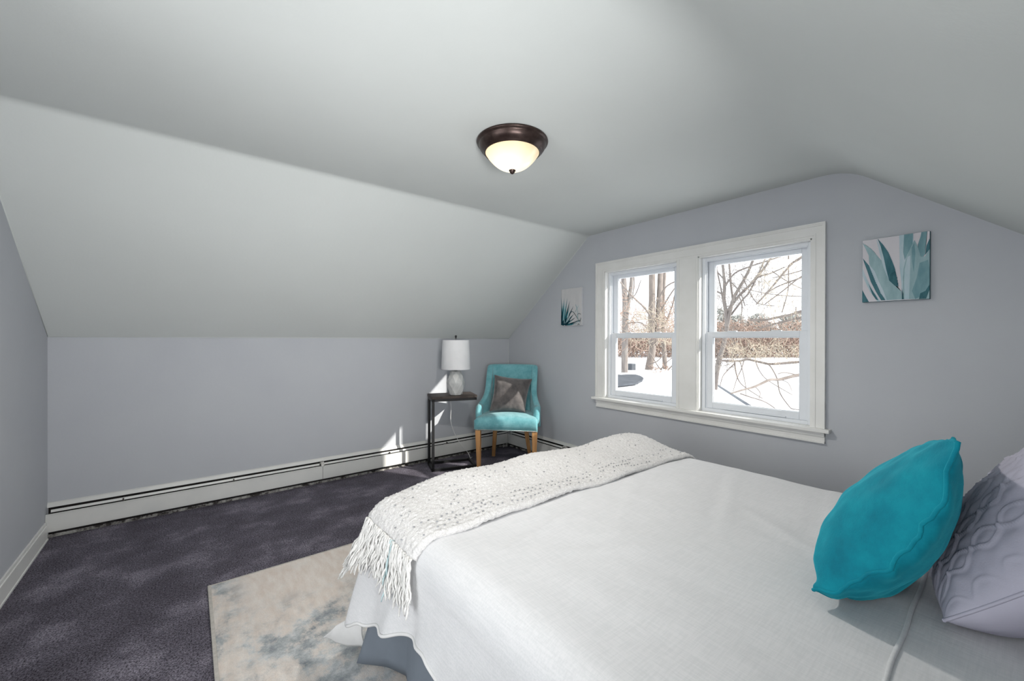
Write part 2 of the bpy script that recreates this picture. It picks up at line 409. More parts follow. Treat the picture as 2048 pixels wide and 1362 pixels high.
def window(name, y0, y1):
    w = empty(name, (XG+.06, (y0+y1)/2, WZ0), kind='structure')
    y0 += .008; y1 -= .008; z0, z1 = WZ0+.003, WZ1-.008
    x0, x1 = XG+.035, XG+.135
    b = MB()
    fwid = .024
    def ring(b, x0, x1, y0, y1, z0, z1, wd, top=None, bot=None, bev=.002):
        top = wd if top is None else top; bot = wd if bot is None else bot
        b.box((x0, y0, z0), (x1, y0+wd, z1), bev); b.box((x0, y1-wd, z0), (x1, y1, z1), bev)
        b.box((x0, y0+wd, z1-top), (x1, y1-wd, z1), bev); b.box((x0, y0+wd, z0), (x1, y1-wd, z0+bot), bev)
    ring(b, x0, x1, y0, y1, z0, z1, fwid, .022, .022)
    ring(b, x0+.012, x0+.016, y0+.02, y1-.02, z0+.01, z1-.018, .012)
    part(b, 'window_frame', M_vinyl, w)
    ya, yb = y0+fwid, y1-fwid
    zm = 1.283
    b = MB(); xs0 = XG+.083                                                        # upper sash sits further out
    ring(b, xs0, xs0+.03, ya, yb, zm-.01, z1-.022, .048, .030, .03, .003)
    ring(b, xs0+.008, xs0+.024, ya+.04, yb-.04, zm+.012, z1-.046, .012, .010, .010, .001)
    us = part(b, 'upper_sash', M_vinyl, w)
    b = MB(); b.box((xs0+.014, ya+.045, zm+.015), (xs0+.017, yb-.045, z1-.05)); part(b, 'pane', M_glass, us)
    b = MB(); xs0 = XG+.05
    ring(b, xs0, xs0+.03, ya, yb, z0+.022, zm+.027, .050, .040, .046, .003)
    ring(b, xs0+.008, xs0+.024, ya+.042, yb-.042, z0+.06, zm-.006, .012, .012, .012, .001)
    ls = part(b, 'lower_sash', M_vinyl, w)
    b = MB(); b.box((xs0+.014, ya+.047, z0+.063), (xs0+.017, yb-.047, zm-.012)); part(b, 'pane', M_glass, ls)
    b = MB()
    yc = (ya+yb)/2
    for s in (-.14, .14):
        b.box((xs0+.002, yc+s-.03, zm+.027), (xs0+.026, yc+s+.03, zm+.033), .002)
    part(b, 'sash_lock', M_vinyl, ls)
    b = MB(); b.box((xs0-.008, yc-.2, z0+.026), (xs0+.002, yc+.2, z0+.034), .002); part(b, 'lift_rail', M_vinyl, ls)
window('window_1', *LW); window('window_2', *RW)

# thin painted-over joint beads between wall and slope
b = MB(); b.tube([(XL, YK-.001, ZK), (XG, YK-.001, ZK)], .0035, 6)
sl = lambda t: (XG-.001, YK+(YB-YK)*t, ZK+(ZC-ZK)*t)
b.tube([sl(0), sl(.25), sl(.5), sl(.75), sl(.97)], .003, 6)
b.tube([(XG-.001, YK-.001, .21), (XG-.001, YK-.001, ZK)], .0025, 6)
b.tube([(XL+.001, YK+(YB-YK)*t, ZK+(ZC-ZK)*t) for t in (0, .5, .97)], .003, 6)
structure(b, 'trim_3', M_ceil)
# baseboard along the left wall
b = MB()
b.box((XL, 1.6, 0), (XL+.014, YK-.075, .093), .002); b.box((XL, 1.6, .09), (XL+.009, YK-.075, .112), .003); b.box((XL, 1.6, .0), (XL+.018, YK-.075, .012), .002)
structure(b, 'baseboard_left', M_trim)
b = MB()
b.box((XL-.12, 1.6, 0), (XL+.004, 1.615, 2.03)); b.box((XL-.12, -.115, 0), (XL+.004, -.1, 2.03)); b.box((XL-.12, -.1, 2.03), (XL+.004, 1.6, 2.045))
structure(b, 'trim_2', M_trim)

# ------------------------------------------------------------------ baseboard heaters
def heater(name, o, d, n, L, label, splits, hidden_end=0):
    """o: inner end on the wall, d: direction along the wall, n: out of the wall"""
    o = Vector(o); d = Vector(d); n = Vector(n)
    root = empty(name, o + d*(L/2), label, 'baseboard heater')
    def bar(b, s0, s1, n0, n1, z0, z1, n0b=None, n1b=None):
        n0b = n0 if n0b is None else n0b; n1b = n1 if n1b is None else n1b
        q = lambda s, nn, z: o + d*s + n*nn + Vector((0, 0, z))
        b.hexa([q(s0, n0, z0), q(s1, n0, z0), q(s1, n1, z0), q(s0, n1, z0)], [q(s0, n0b, z1), q(s1, n0b, z1), q(s1, n1b, z1), q(s0, n1b, z1)])
    b = MB(); bar(b, 0, L, .001, .005, .180, .212); bar(b, 0, L, .005, .014, .183, .204, .005, .007)
    part(b, 'back_plate', M_heat_white, root)
    b = MB(); bar(b, .004, L-.004, .001, .003, .01, .186); bar(b, .03, L-.03, .006, .058, .030, .128); part(b, 'slot_shade_liner', M_slot_shade, root)  # dark lining added where the slot is only in shade
    b = MB()
    s = .05
    while s < L-.05:
        bar(b, s, s+.0015, .008, .048, .128, .138); s += .014
    b.tube([o+d*.03+n*.028+Vector((0, 0, .134)), o+d*(L-.03)+n*.028+Vector((0, 0, .134))], .007, 8)
    part(b, 'heating_fins', M_fin, root)
    b = MB(); bar(b, .02, L-.02, .034, .037, .157, .172, .030, .033); part(b, 'damper', M_heat_white, root)
    for s in splits_mid(L):
        b = MB(); bar(b, s, s+.006, .004, .060, .140, .170); part(b, 'bracket', M_fin, root)
    e = [0]+splits+[L]
    for a, c in zip(e, e[1:]):
        b = MB(); g = .0015
        bar(b, a+g, c-g, .060, .063, .045, .150); bar(b, a+g, c-g, .055, .063, .149, .154); bar(b, a+g, c-g, .050, .063, .042, .046)
        part(b, 'front_panel', M_heat_white, root)
    for s in splits:
        b = MB(); bar(b, s-.012, s+.012, .004, .066, .150, .186, .004, .05); part(b, 'joint_clip', M_heat_dirty, root)
    b = MB(); bar(b, 0, L, .020, .024, .002, .016); bar(b, 0, L, .004, .034, .0005, .003)
    part(b, 'foot_strip', M_heat_dirty, root, label='flaking scuffed foot strip')
    return root
def splits_mid(L):
    s = .35; r = []
    while s < L-.1: r.append(s); s += .62
    return r
# long heater on the back wall
heater('baseboard_heater', (XL, YK, 0), (1, 0, 0), (0, -1, 0), XG-XL-.001, 'long white baseboard heater with open dark slot along the back wall under the slope', [1.61])
heater('baseboard_heater', (XG, YK-.066, 0), (0, -1, 0), (-1, 0, 0), 1.95, 'shorter white baseboard heater on the window wall, running behind the blue chair and bed', [.9])
# white plaster corner block where the two heaters meet
b = MB(); b.box((XG-.13, YK-.072, .001), (XG-.064, YK-.064, .042), .003)
tag(b.build('corner_block', M_heat_dirty), 'small scuffed white block on the carpet where two baseboard heaters meet', 'corner block')

# ------------------------------------------------------------------ flush ceiling light
cl = empty('ceiling_light', (1.266, 1.602, ZC), 'round flush ceiling light with bronze rim and glowing frosted glass bowl', 'ceiling light')
LC = (1.266, 1.602)
b = MB(); b.lathe([(0, ZC-.001), (.176, ZC-.001), (.178, ZC-.006), (.176, ZC-.012), (.168, ZC-.015), (.166, ZC-.020), (.164, ZC-.030), (.155, ZC-.044), (.145, ZC-.052), (.141, ZC-.055), (.139, ZC-.060), (.133, ZC-.060), (.130, ZC-.050), (0, ZC-.048)], *LC, n=72)
part(b, 'rim', M_bronze, cl)
b = MB(); pr = []
for i in range(17):
    t = i/16*PI/2; rr = math.cos(t) if i < 16 else 0; pr.append((.136*rr, ZC-.056-.088*(1-rr**2.4)))
b.lathe(pr, *LC, n=64)
bo = part(b, 'glass_bowl', M_bowl, cl)
b = MB(); b.lathe([(0, ZC-.140), (.016, ZC-.142), (.017, ZC-.146), (.012, ZC-.149), (.013, ZC-.152), (.010, ZC-.158), (.004, ZC-.162), (0, ZC-.163)], *LC, n=24); part(b, 'finial', M_bronze, bo)
pl = bpy.data.lights.new('ceiling_bulb', 'SPOT'); pl.energy = 55; pl.color = (1, .95, .88); pl.shadow_soft_size = .05; pl.spot_size = math.radians(176); pl.spot_blend = .6
po = bpy.data.objects.new('ceiling_bulb', pl); C.objects.link(po); po.location = (LC[0], LC[1], ZC-.165)

# ------------------------------------------------------------------ rug
b = MB()
RX0, RX1, RY0, RY1 = .076, 2.52, -.45, 2.554
b.grid(lambda u, v: (RX0+.012+(RX1-RX0-.024)*u, RY0+.012+(RY1-RY0-.024)*v, .0105+.0008*nz(u*40, v*40)), 60, 60)
rug = b.build('area_rug', M_rug, fix=False)
tag(rug, 'large cream area rug with faded blue-grey abstract blotches under the bed', 'rug')
b = MB(); b.box((RX0, RY0, .0005), (RX1, RY1, .0095), .002); b.box((RX0, RY0, .004), (RX0+.014, RY1, .0125), .003); b.box((RX1-.014, RY0, .004), (RX1, RY1, .0125), .003); b.box((RX0, RY1-.012, .004), (RX1, RY1, .0115), .003)
part(b, 'binding', M_rug_edge, rug)

# ------------------------------------------------------------------ bed
X0, X1, Y0, Y1, R, ZT = .64, 2.10, -.46, 1.53, .10, .62
bed = empty('bed', (1.37, .53, 0), 'queen bed with slate grey bed skirt, mostly hidden under the white comforter', 'bed')
b = MB(); b.box((.60, -.50, .33), (2.12, 1.57, .565), .04); part(b, 'mattress', M_ticking, bed)
b = MB(); b.box((.62, -.50, .14), (2.10, 1.56, .325), .015); part(b, 'box_spring', M_ticking, bed)
b = MB()
for x in (.68, 2.04):
    for y in (-.42, .53, 1.46): b.box((x-.025, y-.025, .011), (x+.025, y+.025, .14), .004)
b.box((.62, -.50, .115), (2.10, -.46, .14)); b.box((.62, 1.50, .115), (2.10, 1.54, .14)); b.box((.63, -.5, .115), (.67, 1.54, .14)); b.box((2.05, -.5, .115), (2.09, 1.54, .14))
part(b, 'bed_frame', M_black, bed)
def ribbon(b, top, bot, nu, nv, sag=0):
    def along(pl, t):
        L = [0]
        for p, q in zip(pl, pl[1:]): L.append(L[-1]+(Vector(q)-Vector(p)).length)
        s = t*L[-1]
        for i in range(len(pl)-1):
            if s <= L[i+1] or i == len(pl)-2:
                f = (s-L[i])/max(1e-9, L[i+1]-L[i]); return Vector(pl[i]).lerp(Vector(pl[i+1]), f)
    b.grid(lambda u, v: along(top, u).lerp(along(bot, u), v) + Vector((sag*math.sin(v*PI), 0, 0)), nu, nv)
b = MB()
ribbon(b, [(.612, 1.575, .33), (.612, 1.5, .33), (.612, 1.4, .33), (.612, 1.3, .33), (.612, .9, .33), (.612, .2, .33), (.612, -.5, .33)],
       [(.505, 1.588, .016), (.588, 1.505, .014), (.605, 1.475, .014), (.632, 1.41, .016), (.57, 1.28, .014), (.60, .8, .014), (.58, .2, .014), (.60, -.5, .014)], 90, 8)
o = part(b, 'skirt_side_panel', M_skirt, bed); md = o.modifiers.new('thick', 'SOLIDIFY'); md.thickness = .003
b = MB()
ribbon(b, [(.63, 1.572, .33), (1.2, 1.575, .33), (2.11, 1.575, .33)], [(.66, 1.60, .014), (1.0, 1.585, .014), (1.3, 1.60, .014), (1.7, 1.585, .014), (2.12, 1.60, .014)], 60, 6)
o = part(b, 'skirt_foot_panel', M_skirt, bed); md = o.modifiers.new('thick', 'SOLIDIFY'); md.thickness = .003
b = MB()
ribbon(b, [(2.118, 1.57, .33), (2.118, -.5, .33)], [(2.15, 1.6, .014), (2.13, .8, .014), (2.15, .1, .014), (2.13, -.5, .014)], 40, 6)
o = part(b, 'skirt_side_panel', M_skirt, bed); md = o.modifiers.new('thick', 'SOLIDIFY'); md.thickness = .003
# pale corner flap that curls out at the foot corner
b = MB()
fl_t = [(.545, 1.60, .20), (.52, 1.63, .162), (.49, 1.66, .150), (.455, 1.68, .130), (.424, 1.68, .106)]
fl_b = [(.545, 1.60, .05), (.525, 1.63, .045), (.49, 1.655, .048), (.452, 1.675, .068), (.424, 1.68, .104)]
ribbon(b, fl_t, fl_b, 24, 10, -.018)
o = part(b, 'skirt_corner_flap', M_ticking, bed, label='pale curled corner flap'); md = o.modifiers.new('thick', 'SOLIDIFY'); md.thickness = .003; md.offset = 0

def puff(x, y):
    h = .010*nz(x*2.3, y*2.3, 1.7) + .006*nz(x*5, y*4, 5.1) + .0025*nz(x*13, y*7, 2.2)
    # soft creases that run slantwise over the top
    for (cx, cy, an, ln, am) in ((1.35, .98, .5, .35, .006), (1.10, .72, -.6, .3, .005), (1.7, .75, .35, .4, .006), (1.5, .45, 1.0, .3, .005), (.95, 1.02, .2, .22, .006), (1.85, .45, .2, .3, .005)):
        dx, dy = x-cx, y-cy; a = dx*math.cos(an)+dy*math.sin(an); c = -dx*math.sin(an)+dy*math.cos(an)
        h += .55*am*math.exp(-(a/ln)**4)*math.exp(-(c/.025)**2) - am*.4*math.exp(-(a/ln)**4)*math.exp(-((c-.035)/.03)**2)
    return h
def drape(ix, iy, nx, ny, d, off=0, flare=.18, s=0, fold=1.0, z0=ZT):
    a = min(d/R, PI/2)
    o_, dn = R*math.sin(a), R*(1-math.cos(a))
    e = max(0, d-R*PI/2)
    o_ += flare*e; dn += e*.985
    if fold and e > 0:
        k = ease(e/.16)
        o_ += fold*k*(.020*nz(s*5, 3.3, 0) + .016*math.sin(s*26+2.5*nz(s*2.1, 8)) * ease(e/.3) + .008*nz(s*16, e*3, 4))
    fl = ease(1-d/(R*1.4))
    px, py = ix+nx*o_, iy+ny*o_
    z = z0 - dn + puff(ix, iy)*fl + (.010*nz(s*4, d*6, 9) if d > 0 else 0)*(1-fl)*.6
    if off:
        return Vector((px+nx*math.sin(a)*off, py+ny*math.sin(a)*off, z+math.cos(a)*off))
    return Vector((px, py, z))
def hem_d(z): return R*PI/2 + (ZT-R-z)/.985
def interp(t, pts):
    for (a, va), (c, vc) in zip(pts, pts[1:]):
        if t <= c: return va+(vc-va)*ease((t-a)/(c-a)) if t > a else va
    return pts[-1][1]
def near_hem(y): return interp(y, [(.0, .26), (.7, .33), (.92, .365), (1.02, .385), (1.12, .37), (1.30, .31), (1.445, .255), (1.53, .215)])
b = MB()
st = .018
nx_, ny_ = round((X1-X0)/st), round((Y1-Y0)/st)
gx = lambda i: X0+(X1-X0)*i/nx_
gy = lambda j: Y0+(Y1-Y0)*j/ny_
b.grid(lambda u, v: drape(X0+(X1-X0)*u, Y0+(Y1-Y0)*v, 0, 0, 0), nx_, ny_)
NR = 30
def dd(v, dmax): return dmax*v
b.grid(lambda u, v: drape(X0, gy(u*ny_), -1, 0, dd(v, hem_d(near_hem(gy(u*ny_)))), s=gy(u*ny_), flare=.25), ny_, NR)
b.grid(lambda u, v: drape(X1, gy(u*ny_), 1, 0, dd(v, hem_d(.25)), s=gy(u*ny_)+7), ny_, NR)
foot_hem = lambda x: interp(x, [(X0, .20), (.8, .22), (1.2, .2), (2.1, .22)])
b.grid(lambda u, v: drape(gx(u*nx_), Y1, 0, 1, dd(v, hem_d(foot_hem(gx(u*nx_)))), s=1.53+(gx(u*nx_)-X0), flare=.12, fold=ease((gx(u*nx_)-X0)/.1)*.9+.1), nx_, NR)
for cx, cy, a0, a1, h0, h1, f0, f1, sb in ((X0, Y1, PI, PI/2, near_hem(1.53), .20, .25, .12, 1.53), (X1, Y1, 0, PI/2, .25, .22, .18, .12, 8.5)):
    def fn(u, v, cx=cx, cy=cy, a0=a0, a1=a1, h0=h0, h1=h1, f0=f0, f1=f1, sb=sb):
        a = a0+(a1-a0)*u
        return drape(cx, cy, math.cos(a), math.sin(a), dd(v, hem_d(h0+(h1-h0)*u - .02*math.sin(u*PI))), s=sb, flare=f0+(f1-f0)*u, fold=.1+.9*(1-ease(u*3)) if u < .34 else .1)
    b.grid(fn, 24, NR)
comf = b.build('comforter', M_linen, weld=True)
tag(comf, 'white linen-look comforter spread over the whole bed and hanging down its sides', 'comforter')
md = comf.modifiers.new('thick', 'SOLIDIFY'); md.thickness = .012; md.offset = -1
b = MB()
pts = []
for i in range(121):
    x = X0 + (X1-X0)*i/120
    pts.append(Vector((x, .168+.006*nz(x*6, 2, 2)+.01*nz(x*1.5, 4), ZT+puff(x, .17)+.002)))
b.tube(pts, .0045, 8); part(b, 'seam_piping', M_linen, comf)
b = MB(); pts = []
for i in range(160):
    y = 1.52-1.9*i/159
    pts.append(drape(X0, y, -1, 0, hem_d(near_hem(y))-.004, s=y, flare=.25))
b.tube(pts, .0055, 6); part(b, 'hem_piping', M_ticking, comf)

# ------------------------------------------------------------------ throw blanket
TX0, TX1 = .533, 2.36
def throw_pt(u, v, off=.016):
    """u across the bed (0 near end), v from front edge (0) to over the foot (1)"""
    a = TX0 + (TX1-TX0)*u
    yf = 1.158 + .010*math.sin(a*7) + .02*nz(a*3, 1.1) - .035*ease((a-1.9)/.3) + .02*ease((.75-a)/.2)
    bb = yf + (2.0-yf)*v
    ex = X0-a if a < X0 else (a-X1 if a > X1 else 0); ey = max(0, bb-Y1)
    sx = -1 if a < X0 else 1
    d = math.hypot(ex, ey)
    nx, ny = (sx*ex/d, ey/d) if d > 1e-9 else (0, 0)
    ix, iy = min(max(a, X0), X1), min(bb, Y1)
    edge = min(v/.02, 1)
    lump = .040*math.exp(-((a-2.03)/.22)**2-((bb-1.46)/.17)**2) + .034*math.exp(-((a-1.12)/.42)**4-((bb-1.50)/.20)**2) + .018*math.exp(-((a-1.62)/.3)**2-((bb-1.52)/.15)**2) + .010*nz(a*4, bb*5, 3)
    rib = .0025*abs(math.sin(v*95)) * (1 if v < .12 else .3)
    bump = .0055*nz(a*95, bb*95, 7) + .003*nz(a*210, bb*210, 1)
    return drape(ix, iy, nx, ny, d, off=off*(.35+.65*edge)+lump+bump+rib+.002, flare=.12, s=a+bb, fold=.4)
b = MB(); b.grid(lambda u, v: throw_pt(u, v), 330, 150)
th = b.build('throw_blanket', M_throw)
tag(th, 'chunky white chenille throw with grey flecks and fringe laid across the foot of the bed', 'throw blanket')
md = th.modifiers.new('thick', 'SOLIDIFY'); md.thickness = .012; md.offset = -1
# eyelet knots in three rows along the front edge
b = MB()
for row, v in enumerate((.045, .085, .125)):
    for i in range(70):
        u = (i+.5*(row % 2))/70*.86+.01
        if random.random() < .25+.5*u: continue
        p = throw_pt(u, v+random.uniform(-.004, .004), .018)
        b.sphere(p, .0034, 6, sc=(1.4, 1, .5))
for i in range(120):
    b.sphere(throw_pt(random.uniform(.01, .93), random.uniform(.16, .62), .018), random.uniform(.002, .0034), 6, sc=(1.5, 1, .5))
o = part(b, 'grey_knots', mottled('grey_yarn', (140, 142, 146), (162, 164, 168), 40, .95, .1), th, label='rows of small grey knots'); o['kind'] = 'stuff'
# fringe of loose yarn at the near end
fr1, fr2 = MB(), MB()
NS = 215
for i in range(NS):
    v = i/(NS-1)*.74
    p0 = throw_pt(0, v, .010)
    p1 = throw_pt(.008, v, .010)
    bb = p0.y
    L = (random.uniform(.10, .165) + .015*math.sin(v*19))*(.72+.28*ease(v/.25))
    # lean: towards the head near the front edge, outwards over the foot corner
    lean = -.75*ease(1-v/.30) + .15*ease((v-.3)/.3)
    a = TX0; yy = 1.158+.02+(2.0-1.178)*v
    pts = []; n = 11; wig = random.uniform(0, 6); wa = random.uniform(.003, .009); loose = random.uniform(.002, .022)
    for q in range(n):
        t = q/(n-1); aa = TX0 - L*t
        by = yy + lean*L*t + wa*math.sin(t*9+wig)
        ex = max(0, X0-aa); ey = max(0, by-Y1); d = math.hypot(ex, ey)
        nx, ny = (-ex/d, ey/d) if d > 1e-9 else (0, 0)
        P = drape(X0, min(by, Y1), nx, ny, d, off=.018+loose*t+.004*math.sin(t*13+wig*2), flare=.14+.06*t+.26*ease((v-.28)/.3), s=aa+by, fold=.3)
        pts.append(P)
    (fr2 if (i in (47, 48, 49, 50)) else fr1).tube(pts, [.0034*random.uniform(.75, 1.2) for _ in range(n-1)]+[.002], 5)
o = part(fr1, 'fringe', M_fringe, th); o['kind'] = 'stuff'
o = part(fr2, 'teal_fringe', M_yarn_teal, th, label='pale teal fringe strands'); o['kind'] = 'stuff'

# ------------------------------------------------------------------ pillows
def pillow(name, corners, T, mats, label, cat='pillow', N=70, back=1.0, front=1.0, pinch=.10, wrinkle=.006, extra=None, ears=.5, piping=None, seedz=0, pipe_mat=None, power=.5, ripple=0, sagfn=None, bow=0, wf=0, wb=0):
    """corners: bottom-near, bottom-far, top-far, top-near; bulges by T along the pillow's normal"""
    A, B, D, E_ = [Vector(c) for c in corners]
    nrm = (E_-A).cross(B-A).normalized()
    cen = (A+B+D+E_)/4; base = Vector((cen.x, cen.y, min(A.z, B.z)))
    root = empty(name, base, label, cat)
    def mid(u, v):
        # edges drawn in between the ears
        uu, vv = 2*u-1, 2*v-1
        su = uu*(1-pinch*(1-vv*vv)); sv = vv*(1-pinch*(1-uu*uu))
        a, c = (su+1)/2, (sv+1)/2
        p = A*(1-a)*(1-c)+B*a*(1-c)+D*a*c+E_*(1-a)*c
        if ripple:
            e_ = max(abs(uu), abs(vv))**6
            p = p + nrm*ripple*e_*(1.6*nz((u+v*1.3)*11, seedz) + .7*math.sin((u+v*1.3)*22+seedz+3*nz(v*5, u*5)))
        if bow: p = p - nrm*bow*(1-vv*vv)*(1-u)
        return p
    def th_(u, v):
        uu, vv = 2*u-1, 2*v-1
        q = max(0, (1-uu*uu)*(1-vv*vv))
        return q**power
    def face(sg, am):
        def fn(u, v):
            # denser towards the edges
            u = .5-.5*math.cos(PI*u); v = .5-.5*math.cos(PI*v)
            t = th_(u, v); p = mid(u, v)
            rr = math.hypot(2*u-1, 2*v-1)
            wr = wrinkle*t*(nz(u*5+seedz, v*5, sg*3) + .6*nz(u*12, v*4+seedz, sg))
            wr += wrinkle*.9*ease((rr-.7)/.6)*t*math.sin(math.atan2(2*v-1, 2*u-1)*22+seedz)
            ex = extra(u, v)*min(1, t*2) if extra and sg > 0 else 0
            q = p + nrm*sg*(T*am*t*(1-(wf if sg > 0 else wb)*(2*v-1)) + wr + ex)
            if sagfn: q = sagfn(q)
            return q
        return fn
    f = MB(); f.grid(face(1, front), N, N); f.grid(face(-1, back), N, N)
    cov = part(f, 'cover', mats, root, weld=True)
    if piping:
        P = []
        for k in range(4*40):
            s, t = divmod(k, 40); t = t/40
            u, v = [(t, 0), (1, t), (1-t, 1), (0, 1-t)][s]
            P.append(mid(u, v))
        if sagfn: P = [sagfn(p) for p in P]
        P.append(P[0]); g = MB(); g.tube(P, piping, 6); part(g, 'piping', pipe_mat or mats, cov)
    return root
BT = ZT+.006
def rest(q):
    if q.z < BT+.004: q = Vector((q.x, q.y, BT+.004+(q.z-BT)*.04))
    return q
pillow('velvet_pillow', [(1.156, .309, .656), (1.51, .238, .508), (1.575, .12, .992), (1.143, .089, 1.060)], .1, M_teal,
       'bright teal velvet pillow with a wavy piped seam leaning on the bed', piping=.0042, ripple=.006, wrinkle=.008, back=.5, front=1.54, seedz=1.3, sagfn=rest, pinch=.07, bow=.056, wf=.408, wb=-.11)
def ogee(u, v):
    a = abs(math.sin(PI*(8*u + .28*math.sin(2*PI*4*v)))); c = abs(math.sin(PI*(8*u - .28*math.sin(2*PI*4*v))))
    e = abs(math.sin(PI*4*v))
    r = math.exp(-(a/.16)**2)+math.exp(-(c/.16)**2)
    return .0062*min(1.3, r) + .006*a*c + .003*nz(u*26, v*26, 2)
pillow('quilted_pillow', [(1.261, .111, .655), (1.747, .17, .473), (1.817, -.192, 1.005), (1.221, -.271, 1.128)], .1, M_quilt,
       'large lilac-grey quilted pillow with pintucked arches behind the teal pillow', piping=.0038, N=190, wrinkle=.007, extra=ogee, seedz=4.1, back=1.04, front=1.54, sagfn=rest, pinch=.05, bow=.015, wf=-.217, wb=.416)

# ------------------------------------------------------------------ accent chair
CH = at(1018, 681, 4.12); ch = empty('accent_chair', (CH.x, CH.y, 0), 'aqua upholstered accent chair with nailhead trim and oak legs in the corner', 'chair', rz=YAW+PI/2-math.radians(8), local=True)
# local frame: +y towards the camera's back... front of the chair at y=-? (front faces the camera)
# after rotating by YAW+90deg, local -y... x: image left is +x
def chl(x, f, z): return (-x, f, z)            # x to the image right, f towards the camera
b = MB()
def seat_fn(u, v):
    # superellipse cross-section swept along the depth
    return None
def rounded_slab(b, x0, x1, f0, f1, z0, z1, crown, N=24, fr=.03, taper=0):
    def P(i, j, top):
        u, v = i/N*2-1, j/N*2-1
        su = math.copysign(abs(u)**.75, u); sv = math.copysign(abs(v)**.75, v)
        f = (f0+f1)/2+(f1-f0)/2*sv
        wx = 1 - taper*(1-(sv+1)/2)
        x = (x0+x1)/2+(x1-x0)/2*su*wx
        e = max(0, (1-abs(su)**8)*(1-abs(sv)**8))**.35
        z = (z1-fr) + fr*e + crown*(1-su*su)*(1-sv*sv) if top else z0
        return chl(x, f, z)
    T = [[b.bm.verts.new(P(i, j, True)) for j in range(N+1)] for i in range(N+1)]
    Bt = [[b.bm.verts.new(P(i, j, False)) for j in range(N+1)] for i in range(N+1)]
    for i in range(N):
        for j in range(N):
            for G in (T, Bt):
                f = b.bm.faces.new((G[i][j], G[i+1][j], G[i+1][j+1], G[i][j+1])); f.smooth = G is T
    for i in range(N):
        for a in (0, N):
            f = b.bm.faces.new((T[i][a], T[i+1][a], Bt[i+1][a], Bt[i][a])); f.smooth = True
            f = b.bm.faces.new((T[a][i], T[a][i+1], Bt[a][i+1], Bt[a][i])); f.smooth = True
rounded_slab(b, -.302, .308, -.24, .235, .380, .505, .035, taper=.12)
seat = part(b, 'seat', M_aqua, ch)
def back_path(s):
    """plan curve of the wraparound back, s in -1..1 -> (x, f)"""
    a = abs(s); sg = 1 if s >= 0 else -1
    if a < .45: x = .232*(a/.45); f = -.235+.020*(a/.45)**2
    else:
        t = (a-.45)/.55
        x = .232+.012*t+.050*ease((t-.35)/.55); f = -.215+.29*t**1.05
    return sg*x, f
def back_top(s):
    a = abs(s)
    if a < .50: return .985 - .006*(a/.50)**4
    t = (a-.50)/.50
    return .585 + .394*math.exp(-(t*2.35)**1.5)
b = MB()
NSg, NC = 80, 20
def bfn(u, v):
    s = 2*u-1
    x, f = back_path(s); x2, f2 = back_path(min(1, s+.01)); x1, f1 = back_path(max(-1, s-.01))
    t = Vector((x2-x1, f2-f1)).normalized(); n = Vector((-t.y, t.x))      # towards the seat
    zt = back_top(s); zb = .40
    th = .030
    lean = lambda z: -.085*max(0, (z-.5)/.48)**1.1*(1-abs(s)**2*.6)
    # closed loop: up outside, over the top, down inside
    L = v
    if L < .4: z = zb+(zt-th-zb)*(L/.4); o = -th
    elif L < .6:
        a = (L-.4)/.2*PI; z = zt-th+th*math.sin(a); o = -th*math.cos(a)
    else: z = zt-th-(zt-th-zb)*((L-.6)/.4); o = th
    q = 1+.25*math.sin(max(0, (z-.45)/.5)*PI) if o > 0 and abs(s) < .5 else 1
    o *= q
    wide = 1 + .03*ease((z-.6)/.4)
    return chl((x+n.x*o)*wide, f+n.y*o+lean(z), z)
g = b.grid(bfn, NSg, NC*3)
for i in (0, -1):
    vs = g[i]; m_ = len(vs)//2
    c0 = b.bm.verts.new(sum((v.co for v in vs), Vector())/len(vs) + Vector((0, .018, 0)))
    for p, q in zip(vs, vs[1:]):
        f = b.bm.faces.new((p, q, c0)); f.smooth = True
    b.bm.faces.new((vs[-1], vs[0], c0))
part(b, 'backrest', M_aqua, ch)
for sx in (-1, 1):      # rolled arm fronts
    b = MB()
    pts = [chl(sx*.292, .02, .575), chl(sx*.290, .065, .565), chl(sx*.288, .095, .530), chl(sx*.286, .10, .48), chl(sx*.285, .10, .42)]
    b.tube(pts, [.032, .034, .034, .033, .030], 14); part(b, 'arm', M_aqua, ch)
b = MB()
def nail(x, f): b.sphere(chl(x, f, .386), .0055, 8)
i = -.296
while i <= .297: nail(i, .2375); i += .0125
f_ = .23
while f_ > -.2:
    k_ = 1-.12*(1-((f_+.24)/.475))
    nail(-.300*k_-.001, f_); nail(.300*k_+.001, f_); f_ -= .0125
part(b, 'nailhead_trim', M_nail, seat, label='row of silver nailheads')
def leg(b, xt, ft, xb, fb, wt, wb, zt=.385, curve=0):
    n = 8; rings = []
    for k in range(n+1):
        t = k/n; x = xt+(xb-xt)*t; f = ft+(fb-ft)*t + curve*(t*t-t); w_ = (wt+(wb-wt)*t)/2; z = zt*(1-t)+.001
        rings.append([b.bm.verts.new(chl(x+a*w_, f+c*w_, z)) for a, c in ((-1, -1), (1, -1), (1, 1), (-1, 1))])
    for p, q in zip(rings, rings[1:]):
        for k in range(4): b.bm.faces.new((p[k], p[(k+1) % 4], q[(k+1) % 4], q[k]))
    b.bm.faces.new(rings[0]); b.bm.faces.new(rings[-1])
for a in ((-.268, .205, -.262, .20, .050, .032, 0), (.280, .205, .274, .20, .050, .032, 0), (-.165, -.19, -.20, -.245, .044, .032, -.05), (.145, -.19, .195, -.245, .044, .032, -.05)):
    b = MB(); leg(b, *a[:6], curve=a[6]); part(b, 'leg', M_oak, ch)

pillow('throw_pillow', [at(979, 822, 4.02), at(1050, 824, 4.02), at(1064, 758.5, 4.20), at(989.5, 750, 4.20)], .085, M_charcoal,
       'charcoal velvet throw pillow leaning on the aqua chair', N=50, wrinkle=.006, piping=.003, seedz=2.2, pinch=.09)

